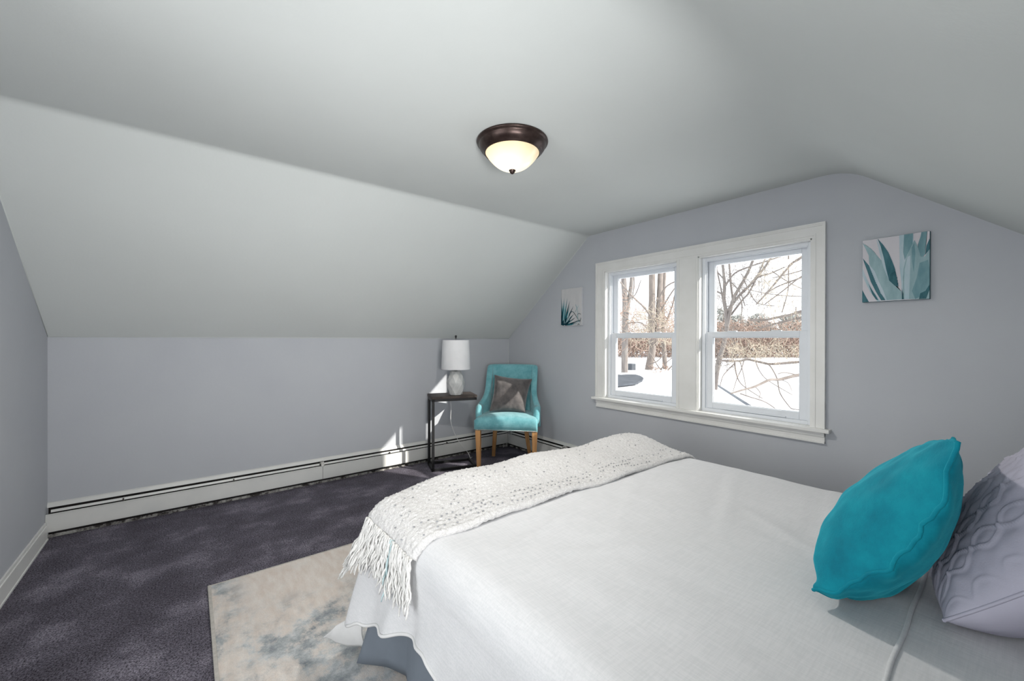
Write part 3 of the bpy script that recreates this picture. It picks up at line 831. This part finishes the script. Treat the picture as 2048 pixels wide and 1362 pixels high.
# ------------------------------------------------------------------ C-shaped side table
TA = -math.atan2(.31, .95); TO = Vector((1.800, 3.487, 0))
st_ = empty('side_table', (TO.x, TO.y, 0), 'C-shaped side table with dark wood top and black steel frame beside the chair', 'side table', rz=TA, local=True)
TL, TW, TZ, bar = .435, .262, .708, .024
b = MB(); b.box((-.004, -.004, TZ-.024), (TL+.004, TW+.004, TZ), .002); part(b, 'tabletop', M_walnut, st_)
b = MB()
b.box((0, 0, TZ-.024-bar), (TL, bar, TZ-.0245)); b.box((0, TW-bar, TZ-.024-bar), (TL, TW, TZ-.0245)); b.box((TL-bar, 0, TZ-.024-bar), (TL, TW, TZ-.0245))
b.box((0, 0, TZ-.024-bar), (bar, TW, TZ-.0245))
part(b, 'top_frame', M_black, st_)
for y in (0, TW-bar):
    b = MB(); b.box((0, y, bar), (bar, y+bar, TZ-.024-bar), .001); part(b, 'leg', M_black, st_)
b = MB(); b.box((0, 0, .001), (TL, bar, bar)); b.box((0, TW-bar, .001), (TL, TW, bar)); b.box((0, 0, .001), (bar, TW, bar)); b.box((TL-bar, 0, .001), (TL, TW, bar))
part(b, 'base_frame', M_black, st_)

# ------------------------------------------------------------------ table lamp
LX, LY = 2.062, 3.497
lp = empty('table_lamp', (LX, LY, TZ+.0005), 'table lamp with white drum shade and faceted grey ceramic base on the side table', 'table lamp')
b = MB(); rings = []
for (z, r, ph, n) in ((0, .060, 0, 8), (.004, .066, 0, 8), (.055, .080, .5, 8), (.118, .089, 0, 8), (.185, .072, .5, 8), (.226, .052, 0, 8), (.232, .044, 0, 8)):
    rings.append([b.bm.verts.new((LX+r*math.cos(2*PI*(k+ph)/n+.25), LY+r*math.sin(2*PI*(k+ph)/n+.25), TZ+.001+z)) for k in range(n)])
phs = [0, 0, 1, 0, 1, 0, 0]
for i, (p, q) in enumerate(zip(rings, rings[1:])):
    for k in range(8):
        if phs[i] == phs[i+1]: b.bm.faces.new((p[k], p[(k+1) % 8], q[(k+1) % 8], q[k]))
        elif phs[i+1] == 1: b.bm.faces.new((p[k], p[(k+1) % 8], q[k])); b.bm.faces.new((p[(k+1) % 8], q[(k+1) % 8], q[k]))
        else: b.bm.faces.new((p[k], q[(k+1) % 8], q[k])); b.bm.faces.new((p[k], p[(k+1) % 8], q[(k+1) % 8]))
b.bm.faces.new(rings[0]); b.bm.faces.new(rings[-1])
part(b, 'lamp_base', M_ceramic, lp)
Z1 = TZ+.232
b = MB(); b.lathe([(.0, Z1), (.020, Z1), (.020, Z1+.006), (.011, Z1+.008), (.011, Z1+.03), (.015, Z1+.032), (.015, Z1+.075), (.006, Z1+.08), (.0035, Z1+.30), (.0035, Z1+.325), (0, Z1+.325)], LX, LY, 20)
part(b, 'socket_stem', M_chrome, lp)
S0, S1 = 0.958, 1.243
b = MB(); b.lathe([(.140, S0), (.142, S0+.004), (.131, S1-.004), (.130, S1), (.128, S1), (.128, S1-.006), (.138, S0+.006), (.138, S0), (.140, S0)], LX, LY, 64); lsh = part(b, 'lamp_shade', M_shade, lp)
b = MB()
for k in range(3):
    a = 2*PI*k/3+.4; b.tube([(LX, LY, S1-.012), (LX+.128*math.cos(a), LY+.128*math.sin(a), S1-.004)], .0018, 6)
part(b, 'shade_spider', M_chrome, lsh)
b = MB(); zf = max(S1, Z1+.32); b.lathe([(0, zf), (.008, zf), (.009, zf+.004), (.004, zf+.008), (.010, zf+.016), (.011, zf+.022), (.008, zf+.029), (0, zf+.032)], LX, LY, 16); part(b, 'finial', M_black, lsh)
b = MB()
cpts = [(LX+.02, LY+.062, TZ+.006), (LX+.03, LY+.12, TZ+.007), (LX+.035, LY+.150, TZ+.002), (LX+.03, LY+.165, .66), (LX+.045, LY+.17, .55), (LX+.045, LY+.175, .42), (LX+.075, LY+.16, .30), (LX+.13, LY+.14, .19), (LX+.205, LY+.10, .08), (LX+.225, LY+.08, .012), (LX+.23, LY+.10, .006), (LX+.30, LY+.17, .006)]
def smooth(p, k=8):
    p = [Vector(q) for q in p]; r = []
    for i in range(len(p)-1):
        a, b_, c, d = p[max(i-1, 0)], p[i], p[i+1], p[min(i+2, len(p)-1)]
        for j in range(k):
            t = j/k; r.append(.5*((2*b_)+(-a+c)*t+(2*a-5*b_+4*c-d)*t*t+(-a+3*b_-3*c+d)*t**3))
    r.append(p[-1]); return r
b.tube(smooth(cpts), .0028, 6); part(b, 'power_cord', M_cord, lp)

# ------------------------------------------------------------------ canvases
def canvas(name, y0, y1, z0, z1, bgm, leaves, mats, label, edge):
    """y0 > y1 : left edge as seen from the room is y0"""
    X = XG-.002; T = .022; xf = X-T
    root = empty(name, (X, (y0+y1)/2, z0), label, 'wall art')
    b = MB(); b.box((xf, y1, z0), (X, y0, z1), .0015); part(b, 'stretcher', edge, root)
    b = MB()
    b.poly([(xf-.0006, y0-.001, z0+.001), (xf-.0006, y1+.001, z0+.001), (xf-.0006, y1+.001, z1-.001), (xf-.0006, y0-.001, z1-.001)], 0)
    for k, (mi, pts) in enumerate(leaves):
        x = xf-.0009-.00012*k
        pp = []
        for (u, v) in pts:
            u = min(.997, max(.003, u)); v = min(.997, max(.003, v)); pp.append((x, y0+(y1-y0)*u, z0+(z1-z0)*v))
        bm = bmesh.new(); f = bm.faces.new([bm.verts.new(p) for p in pp]); bmesh.ops.triangulate(bm, faces=[f]); b.join(bm, mi)
    o = part(b, 'printed_face', mats, root, fix=False)
    return root
def art(name, c1, c2, s=14, st=(1, 2, .6)): return mottled(name, c1, c2, s, .8, .15, 500, .0003, st, detail=5)
A_bg = art('print_pale_lilac', (208, 205, 211), (213, 211, 215)); A_lt = art('print_light_teal', (138, 168, 174), (164, 190, 195)); A_md = art('print_mid_teal', (104, 144, 152), (134, 168, 175))
A_dk = art('print_deep_teal', (54, 98, 108), (86, 130, 140)); A_pale = art('print_pale_teal', (168, 194, 202), (196, 208, 216)); A_vdk = art('print_dark_teal', (40, 80, 90), (78, 122, 130))
def cz(pts):
    r = []
    for x, y in pts:
        u = (x-310)/860; top = 345-117*u; bot = 1148-45*u; r.append((u, (bot-y)/(bot-top)))
    return r
def serrate(pts, i0, i1, a=.007, n=7):
    out_ = []
    for i, p in enumerate(pts):
        out_.append(p)
        if i0 <= i < i1:
            q = pts[(i+1) % len(pts)]
            for k in range(1, n*2):
                t = k/(n*2); j = a if k % 2 else 0
                out_.append((p[0]+(q[0]-p[0])*t+j, p[1]+(q[1]-p[1])*t+j*.5))
    return out_
ag = [
 (3, cz([(310, 985), (350, 1050), (405, 1140), (310, 1148)])),
 (4, cz([(310, 700), (380, 850), (450, 980), (560, 1130), (520, 1136), (420, 1010), (310, 800)])),
 (3, cz([(395, 900), (440, 975), (500, 1060), (535, 1120), (500, 1110), (450, 1040)])),
 (1, serrate(cz([(312, 380), (430, 450), (520, 550), (600, 640), (640, 760), (680, 870), (760, 940), (830, 1005), (838, 1108), (620, 1120), (560, 1010), (500, 870), (450, 740), (405, 640), (400, 540), (350, 440)]), 0, 3, .005, 5)),
 (5, cz([(400, 655), (480, 740), (540, 880), (600, 1000), (645, 1116), (615, 1118), (540, 1010), (470, 850)])),
 (3, serrate(cz([(318, 575), (400, 665), (440, 760), (500, 900), (560, 1030), (622, 1118), (570, 1120), (500, 1010), (430, 880), (380, 740), (340, 640)]), 1, 5, .006, 6)),
 (5, cz([(500, 322), (560, 430), (600, 560), (640, 720), (672, 860), (600, 700), (560, 560), (525, 420)])),
 (3, serrate(cz([(520, 325), (590, 400), (660, 500), (712, 620), (745, 710), (770, 830), (790, 945), (740, 925), (672, 862), (635, 720), (600, 560), (560, 420)]), 0, 6, .007, 6)),
 (4, cz([(800, 275), (975, 252), (975, 400), (920, 500), (875, 620), (850, 800), (852, 1105), (838, 1105), (830, 900), (808, 700)])),
 (2, cz([(860, 268), (968, 252), (965, 400), (915, 500), (870, 600), (850, 500)])),
 (2, serrate(cz([(1070, 238), (1140, 232), (1125, 350), (1115, 530), (1070, 585), (1030, 480), (1028, 400), (1060, 300)]), 4, 7, .005, 4)),
 (3, cz([(1168, 325), (1130, 420), (1118, 535), (1168, 465)])),
 (1, serrate(cz([(988, 345), (1030, 440), (1060, 560), (1110, 560), (1168, 465), (1168, 1102), (858, 1106), (850, 900), (855, 720), (890, 560), (950, 420)]), 0, 3, .005, 5)),
 (4, cz([(905, 560), (940, 540), (935, 800), (925, 1104), (870, 1105), (862, 900), (868, 720)])),
 (2, cz([(955, 440), (985, 380), (1000, 520), (980, 760), (960, 620)])),
 (2, cz([(1050, 640), (1150, 600), (1168, 700), (1168, 1000), (1080, 1060), (1000, 1104), (960, 1000), (1020, 820)])),
 (6, cz([(1060, 1030), (1120, 1000), (1168, 920), (1168, 985), (1130, 1100), (1045, 1104)])),
 (6, cz([(835, 960), (850, 1040), (860, 1106), (838, 1107)])),
 (6, cz([(690, 780), (750, 740), (772, 840), (785, 930), (740, 920), (675, 860)])),
]
canvas('agave_canvas', .585, .318, 1.462, 1.809, None, ag, [A_bg, A_lt, A_md, A_dk, A_pale, A_pale, A_vdk], 'square canvas print of blue-green agave leaves, right of the windows', A_vdk)
def sz(pts):
    r = []
    for x, y in pts:
        u = (x-328)/505; top = 258-46*u; bot = 1120-18*u; r.append((u, (bot-y)/(bot-top)))
    return r
B_bg = art('print_warm_white', (196, 196, 198), (204, 203, 203)); B_t = art('print_teal_blade', (28, 96, 108), (70, 138, 146), 20); B_d = art('print_black_teal', (8, 40, 50), (20, 66, 78), 20); B_l = art('print_pale_blade', (140, 178, 184), (176, 200, 204), 20)
yu = []
def blade(bx, by, tx, ty, w_, mi):
    dx, dy = tx-bx, ty-by; L = math.hypot(dx, dy); nx, ny = -dy/L*w_, dx/L*w_
    yu.append((mi, sz([(bx-nx, by-ny), (bx+dx*.5-nx*.9, by+dy*.5-ny*.9), (tx, ty), (bx+dx*.5+nx*.9, by+dy*.5+ny*.9), (bx+nx, by+ny)])))
def curl(pts, w_, mi=2):
    P = smooth([(x, y, 0) for x, y in pts], 6); 
    for a, c in zip(P, P[1:]):
        d = (c-a); n_ = Vector((-d.y, d.x, 0)).normalized()*w_
        yu.append((mi, sz([((a-n_).x, (a-n_).y), ((c-n_).x, (c-n_).y), ((c+n_).x, (c+n_).y), ((a+n_).x, (a+n_).y)])))
for t_ in ((340, 1080, 332, 425, 16, 1), (352, 1090, 372, 540, 16, 3), (362, 1090, 403, 450, 17, 1), (380, 1090, 428, 520, 15, 3), (385, 1095, 483, 465, 18, 1), (400, 1080, 520, 600, 14, 3), (395, 1095, 552, 515, 15, 2), (410, 1095, 548, 640, 16, 1), (345, 1095, 360, 640, 18, 2),
           (420, 1095, 640, 645, 17, 2), (430, 1085, 560, 760, 12, 3), (420, 1100, 655, 828, 18, 2), (450, 1060, 600, 860, 9, 3), (440, 1100, 690, 915, 17, 2), (500, 1085, 620, 960, 8, 3), (450, 1108, 760, 1000, 17, 2), (480, 1110, 700, 1060, 15, 1), (370, 1108, 500, 900, 30, 2), (350, 1108, 430, 950, 34, 2), (430, 1112, 560, 980, 30, 2),
           (335, 1100, 345, 700, 14, 2), (412, 1060, 412, 930, 7, 3)): blade(*t_)
curl([(690, 620), (715, 690), (735, 780), (745, 900), (740, 960)], 5, 3); curl([(765, 650), (720, 720), (680, 800)], 4, 3)
curl([(560, 830), (610, 782), (660, 810), (720, 900), (790, 1000), (820, 970), (832, 920)], 5); curl([(750, 850), (790, 828), (828, 850)], 5); curl([(745, 860), (755, 930), (790, 990)], 4, 3)
curl([(640, 1060), (740, 1010), (800, 1000), (832, 1010)], 7); curl([(720, 1090), (740, 1040), (790, 1020), (832, 1060)], 5, 3); curl([(770, 1100), (790, 1070), (815, 1095)], 5)
canvas('yucca_canvas', 2.947, 2.671, 1.389, 1.757, None, yu, [B_bg, B_t, B_d, B_l], 'small canvas print of dark teal spiky leaves, left of the windows', art('canvas_edge_white', (205, 208, 212), (212, 214, 218)))

# ------------------------------------------------------------------ outdoors
def ground_z(x, y):
    d = math.hypot(x, y); t = ease((d-9)/24)
    return -2.9 + 1.78*t + .55*ease((d-32)/25) + .10*nz(x*.2, y*.2)
b = MB()
b.grid(lambda u, v: (lambda x, y: (x, y, ground_z(x, y)))(XG+.4 + 115*u**1.5, -30+130*v), 120, 120)
structure(b, 'ground_snow', M_snow)
# flat blue-grey patch and lower roof below the windows
def gp(u, v, dz=.03):
    """ground point under pixel"""
    r = fw + r2*((u-1024)/F_PX) + u2*((681-v)/F_PX); d = 8
    while d < 120:
        p = Vector((0, 0, CAM_H))+r*d
        if p.z <= ground_z(p.x, p.y)+dz: return Vector((p.x, p.y, ground_z(p.x, p.y)+dz))
        d += .1
    return p
b = MB()
pts = [(1215, 750), (1228, 751), (1242, 752.5), (1258, 751.5), (1272, 752), (1281, 754.5), (1287, 759), (1284, 764), (1277, 766.5), (1276, 769), (1260, 771), (1242, 773), (1225, 774), (1213, 765)]
b.poly([gp(u, v, .08) for u, v in pts]); o = b.build('grey_patch', M_blue_grey, fix=False)
md = o.modifiers.new('thick', 'SOLIDIFY'); md.thickness = .1; tag(o, 'blue-grey patch in the snow seen low in the left window', 'paving')
# roof of the lower wing: snow on top, gutter along its edge
rf = empty('lower_roof', (10, 5.5, -2.6), 'snow-covered lower roof with a blue-grey edge below the right window', 'roof')
zr = -.6
P1, P2 = Vector((17.34, 8.23, zr)), Vector((12.09, 4.76, zr)); dv = (P2-P1).normalized(); q0 = P1 - dv*0; q1 = P2 + dv*6.2
nl = Vector((-.62, .78, 0)).normalized()
b = MB(); b.hexa([q0+Vector((0, 0, -.25)), q1+Vector((0, 0, -.25)), q1+nl*3.2+Vector((0, 0, .0)), q0+nl*1.1+Vector((0, 0, -.2))], [q0, q1, q1+nl*3.2+Vector((0, 0, .35)), q0+nl*1.1+Vector((0, 0, .1))])
part(b, 'snow_layer', M_snow, rf)
b = MB(); nn_ = -nl*.10
b.hexa([q0+Vector((0, 0, -.24)), q1+Vector((0, 0, -.24)), q1+nn_+Vector((0, 0, -.24)), q0+nn_+Vector((0, 0, -.24))], [q0+Vector((0, 0, .02)), q1+Vector((0, 0, .02)), q1+nn_+Vector((0, 0, .02)), q0+nn_+Vector((0, 0, .02))])
part(b, 'roof_edge', M_gutter, rf)
b = MB(); c0, c1_, c2_, c3_ = q0+dv*.3, q1, q1+nl*3.0, q0+nl*1.0+dv*.3
b.hexa([Vector((c.x, c.y, -3.1)) for c in (c0, c1_, c2_, c3_)], [Vector((c.x, c.y, zr-.2)) for c in (c0, c1_, c2_, c3_)])
part(b, 'wall', M_gutter, rf)

def limb(b, pix, d0, d1=None, w0=4, w1=2, n=7, jit=.0):
    d1 = d0 if d1 is None else d1; P = []
    for i, (u, v) in enumerate(pix):
        t = i/max(1, len(pix)-1); d = d0+(d1-d0)*t
        P.append(at(u, v, d))
    P = smooth(P, 5); m_ = len(P)-1
    rad = [((w0+(w1-w0)*i/m_)*.5+.25)*(d0+(d1-d0)*i/m_)/F_PX for i in range(m_+1)]
    b.tube(P, rad, n)
def twigs(b, cu, cv, su, sv, d, n, L, wpx, rnd, spread=2.0, upb=0.0, dv=3):
    for _ in range(n):
        u = cu+rnd.uniform(-su, su); v = cv+rnd.uniform(-sv, sv); dd_ = d+rnd.uniform(-dv, dv)
        a = rnd.uniform(-PI, PI); l = L*rnd.uniform(.5, 1.2)
        pts = []; x, y = u, v
        for k in range(5):
            pts.append((x, y)); a += rnd.uniform(-.45, .45); x += math.cos(a)*l/4; y += (math.sin(a)-upb)*l/4
        P = [at(px, py, dd_+k*.15*rnd.uniform(-1, 1)) for k, (px, py) in enumerate(pts)]; wpx_ = wpx*1.5
        b.tube(P, [wpx_/2*dd_/F_PX*(1-.15*k) for k in range(5)], 3, cap=False)
rnd = random.Random(7)
def tree(name, label, trunks, branches, tw, bark, tmat, group='bare winter trees outside the windows'):
    base = at(*trunks[0][0][0], trunks[0][1])
    root = empty(name, (base.x, base.y, ground_z(base.x, base.y)), label, 'tree', group=group)
    for pix, d, w0, w1 in trunks:
        b = MB(); limb(b, pix, d, d, w0, w1, 10); part(b, 'trunk', bark, root)
    for pix, d0, d1, w0, w1 in branches:
        b = MB(); limb(b, pix, d0, d1, w0, w1, 6); part(b, 'branch', bark, root)
    if tw:
        b = MB()
        for a in tw: twigs(b, *a, rnd)
        o = part(b, 'twigs', tmat, root); o['kind'] = 'stuff'
    return root
# twig tuple: cu, cv, su, sv, depth, count, length px, width px
tree('bare_tree', 'dark forked tree trunk at the left side of the left window view',
     [([(1249, 752), (1249.5, 715), (1250, 680), (1250, 640), (1250, 600), (1247, 550), (1244, 440)], 30, 13, 9), ([(1252, 640), (1256, 610), (1261, 580), (1264, 545), (1267, 440)], 30, 8, 6)], 
     [([(1252, 600), (1270, 590), (1282, 560)], 30, 29, 2, 1), ([(1264, 600), (1268, 570), (1268, 545), (1272, 520)], 29, 29, 2, 1.5), ([(1250, 650), (1265, 645), (1285, 646)], 30, 29, 2, 1)],
     [(1255, 640, 20, 60, 29, 60, 26, .9)], M_bark, M_twig)
tree('bare_tree', 'thick leaning grey tree trunk in the middle of the left window view',
     [([(1296, 750), (1299, 730), (1303, 710), (1305, 690), (1303, 640), (1304, 600), (1304, 545), (1305, 440)], 32, 15, 11), ([(1308, 690), (1316, 650), (1319, 600), (1321, 545), (1324, 440)], 32, 13, 9)],
     [([(1312, 650), (1290, 617), (1262, 590), (1236, 558)], 31, 27, 3.6, 2.5), ([(1308, 640), (1322, 620), (1340, 590), (1365, 555)], 31, 27, 3.4, 2), ([(1301, 665), (1281, 645), (1262, 650)], 31, 29, 1.8, 1), ([(1316, 600), (1327, 580), (1340, 568), (1365, 558)], 31, 29, 3, 2),
      ([(1299, 728), (1315, 722), (1335, 700)], 31, 29, 2, 1)],
     [(1300, 655, 45, 35, 30, 260, 30, .6)], M_bark2, M_twig2)
tree('bare_tree', 'slim tree trunk at the right side of the left window view',
     [([(1331, 746), (1329, 715), (1327, 680), (1326, 640), (1326, 600), (1329, 545), (1332, 440)], 33, 9, 6)],
     [([(1330, 650), (1345, 610), (1352, 580), (1362, 560)], 33, 31, 2.6, 1.5), ([(1330, 745), (1318, 735), (1306, 716), (1296, 700)], 32, 31, 2, 1.3), ([(1331, 745), (1345, 730), (1356, 712)], 32, 31, 2.5, 1.3), ([(1318, 745), (1330, 728), (1345, 715)], 32, 31, 1.8, 1)],
     [(1335, 640, 22, 50, 31, 110, 26, .9), (1322, 738, 20, 6, 32, 30, 14, 1.2)], M_bark2, M_twig)
tree('spreading_tree', 'grey tree with many slanting limbs at the left side of the right window view',
     [([(1427, 800), (1431, 760), (1437, 725), (1447, 690), (1454, 655), (1452, 625), (1448, 598), (1449, 570), (1446, 535), (1440, 490), (1436, 430)], 15, 11, 3)],
     [([(1455, 650), (1460, 624), (1468, 595), (1490, 556), (1503, 528), (1520, 480)], 15, 14.5, 7, 4), ([(1453, 625), (1477, 593), (1500, 570), (1534, 528), (1560, 480)], 15, 14, 5.5, 3.5),
      ([(1466, 600), (1462, 570), (1459, 534), (1456, 490)], 15, 15, 4, 2.5), ([(1449, 590), (1438, 585), (1420, 575)], 15, 15, 3, 2), ([(1449, 575), (1469, 547), (1503, 532), (1540, 520), (1600, 500)], 15, 13, 3, 2),
      ([(1462, 630), (1485, 600), (1498, 585), (1515, 552), (1538, 500)], 15, 14, 3.5, 2), ([(1478, 592), (1484, 610), (1482, 640)], 14.5, 14, 2.5, 1.5), ([(1428, 500), (1434, 540), (1440, 568), (1446, 600), (1452, 630)], 15, 15, 2, 2.5),
      ([(1500, 568), (1520, 553), (1545, 545), (1580, 528), (1620, 500)], 14, 13, 2.5, 1.5), ([(1458, 560), (1480, 585), (1490, 612)], 14.8, 14, 2, 1.3), ([(1449, 560), (1430, 540), (1410, 530)], 15, 15, 2.5, 1.5), ([(1488, 560), (1500, 585), (1515, 606), (1550, 612)], 14.5, 13.5, 1.8, 1)],
     [(1480, 570, 55, 50, 14.5, 260, 40, .6), (1450, 700, 22, 40, 15, 200, 26, .7)], M_bark, M_bark2)
tree('spreading_tree', 'brown tree whose long bare limbs sweep in from the right of the right window view',
     [([(1720, 980), (1715, 850), (1712, 740), (1705, 640), (1700, 560), (1690, 440)], 11, 26, 18)],
     [([(1712, 740), (1650, 745), (1598, 750), (1559, 759), (1539, 760), (1510, 773), (1485, 780), (1462, 787)], 11, 10, 7.5, 2.5), ([(1712, 730), (1650, 722), (1598, 724), (1544, 728), (1523, 725), (1495, 719), (1477, 722), (1438, 721)], 11, 12, 6, 3.5),
      ([(1598, 751), (1570, 745), (1556, 748)], 10.9, 10.7, 2.2, 1.2), ([(1533, 727), (1541, 733), (1554, 757), (1560, 786), (1577, 811), (1586, 818), (1610, 820)], 11.3, 10, 2.6, 1.2), ([(1480, 787), (1500, 794), (1523, 801), (1539, 809), (1557, 823), (1566, 836)], 10.2, 9.5, 2.2, 1.4),
      ([(1469, 722), (1472, 745), (1480, 765), (1498, 780), (1525, 797)], 11.8, 10.5, 2.6, 1.2), ([(1467, 729), (1458, 738), (1446, 752), (1440, 772)], 11.8, 11.5, 2, 1.2), ([(1512, 725), (1518, 740), (1529, 755), (1547, 768), (1585, 790)], 11.5, 10.5, 1.8, 1),
      ([(1488, 721), (1482, 740), (1474, 757), (1466, 783)], 11.8, 11.2, 1.8, 1), ([(1480, 722), (1486, 745), (1491, 770), (1492, 790)], 11.7, 11, 1.5, 1), ([(1554, 757), (1575, 765), (1584, 782)], 10.8, 10.4, 1.2, .8), ([(1510, 773), (1520, 785), (1518, 797)], 10.6, 10.3, 1.4, 1),
      ([(1705, 620), (1650, 618), (1603, 623), (1580, 630), (1554, 635), (1530, 640), (1500, 640)], 11, 12, 7, 4), ([(1705, 630), (1640, 632), (1603, 636), (1565, 644), (1535, 652), (1520, 656)], 11, 12.5, 5, 2.5),
      ([(1700, 440), (1603, 515), (1585, 526), (1554, 562), (1530, 590), (1512, 609)], 11, 12, 4.5, 2), ([(1700, 520), (1603, 555), (1546, 578), (1516, 606)], 11, 12, 3.5, 1.5), ([(1700, 500), (1640, 540), (1603, 553), (1564, 583), (1530, 608)], 11, 12.5, 2.8, 1.4),
      ([(1690, 500), (1620, 535), (1570, 550), (1545, 556)], 11, 12, 2.6, 1.2), ([(1577, 490), (1577, 540), (1576, 580), (1564, 625)], 11.5, 12, 2, 1.2), ([(1700, 590), (1603, 593), (1540, 588), (1500, 580)], 11, 12.5, 1.5, .8), ([(1544, 542), (1570, 560), (1603, 577), (1650, 590)], 12, 11.5, 1.5, 1)],
     [(1560, 570, 42, 60, 12, 200, 44, .6), (1530, 700, 75, 12, 12, 220, 32, .6), (1540, 720, 60, 16, 11.7, 70, 24, .6)], M_bark2, M_twig2)
# thickets
def thicket(label, rows, mat_, name='thicket'):
    b = MB()
    for a in rows: twigs(b, *a, rnd)
    o = b.build(name, mat_); tag(o, label, 'bushes', kind='stuff'); return o
thicket('tangle of reddish bare bushes across the left window view beyond the snow', [(1290, 690, 75, 24, 48, 1700, 20, .85), (1300, 650, 70, 34, 50, 500, 26, .6)], M_twig)
thicket('band of reddish bare bushes across the right window view beyond the snow', [(1515, 696, 115, 22, 46, 2800, 20, .85), (1515, 668, 110, 24, 47, 1100, 26, .65)], M_twig)
# hazy evergreens far behind
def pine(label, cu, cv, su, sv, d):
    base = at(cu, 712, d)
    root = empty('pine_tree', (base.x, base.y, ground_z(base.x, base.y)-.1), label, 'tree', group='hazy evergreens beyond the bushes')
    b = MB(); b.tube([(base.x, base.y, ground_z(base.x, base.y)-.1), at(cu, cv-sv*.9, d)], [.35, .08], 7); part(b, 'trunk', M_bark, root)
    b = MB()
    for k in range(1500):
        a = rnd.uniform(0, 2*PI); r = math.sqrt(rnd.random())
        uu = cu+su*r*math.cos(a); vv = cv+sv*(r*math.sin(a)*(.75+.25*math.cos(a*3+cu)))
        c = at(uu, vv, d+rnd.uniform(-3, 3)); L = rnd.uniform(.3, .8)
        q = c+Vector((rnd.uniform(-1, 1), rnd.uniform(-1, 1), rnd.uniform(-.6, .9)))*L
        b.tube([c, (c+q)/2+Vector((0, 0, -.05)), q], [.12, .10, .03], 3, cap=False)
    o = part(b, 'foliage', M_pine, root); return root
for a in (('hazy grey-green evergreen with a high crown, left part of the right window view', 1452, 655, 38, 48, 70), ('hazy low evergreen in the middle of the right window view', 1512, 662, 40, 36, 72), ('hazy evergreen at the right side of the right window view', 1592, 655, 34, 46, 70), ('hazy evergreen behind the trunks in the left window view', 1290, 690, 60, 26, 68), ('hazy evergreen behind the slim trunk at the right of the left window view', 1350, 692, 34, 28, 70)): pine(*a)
# small pale post box in the snow by the left trunk
b = MB(); p = gp(1262, 739); b.box((p.x-.25, p.y-.25, p.z-.1), (p.x+.25, p.y+.25, p.z+1.0*.45), .02)
tag(b.build('utility_box', M_blue_grey), 'small grey utility box in the snow beside the left trunk', 'utility box')
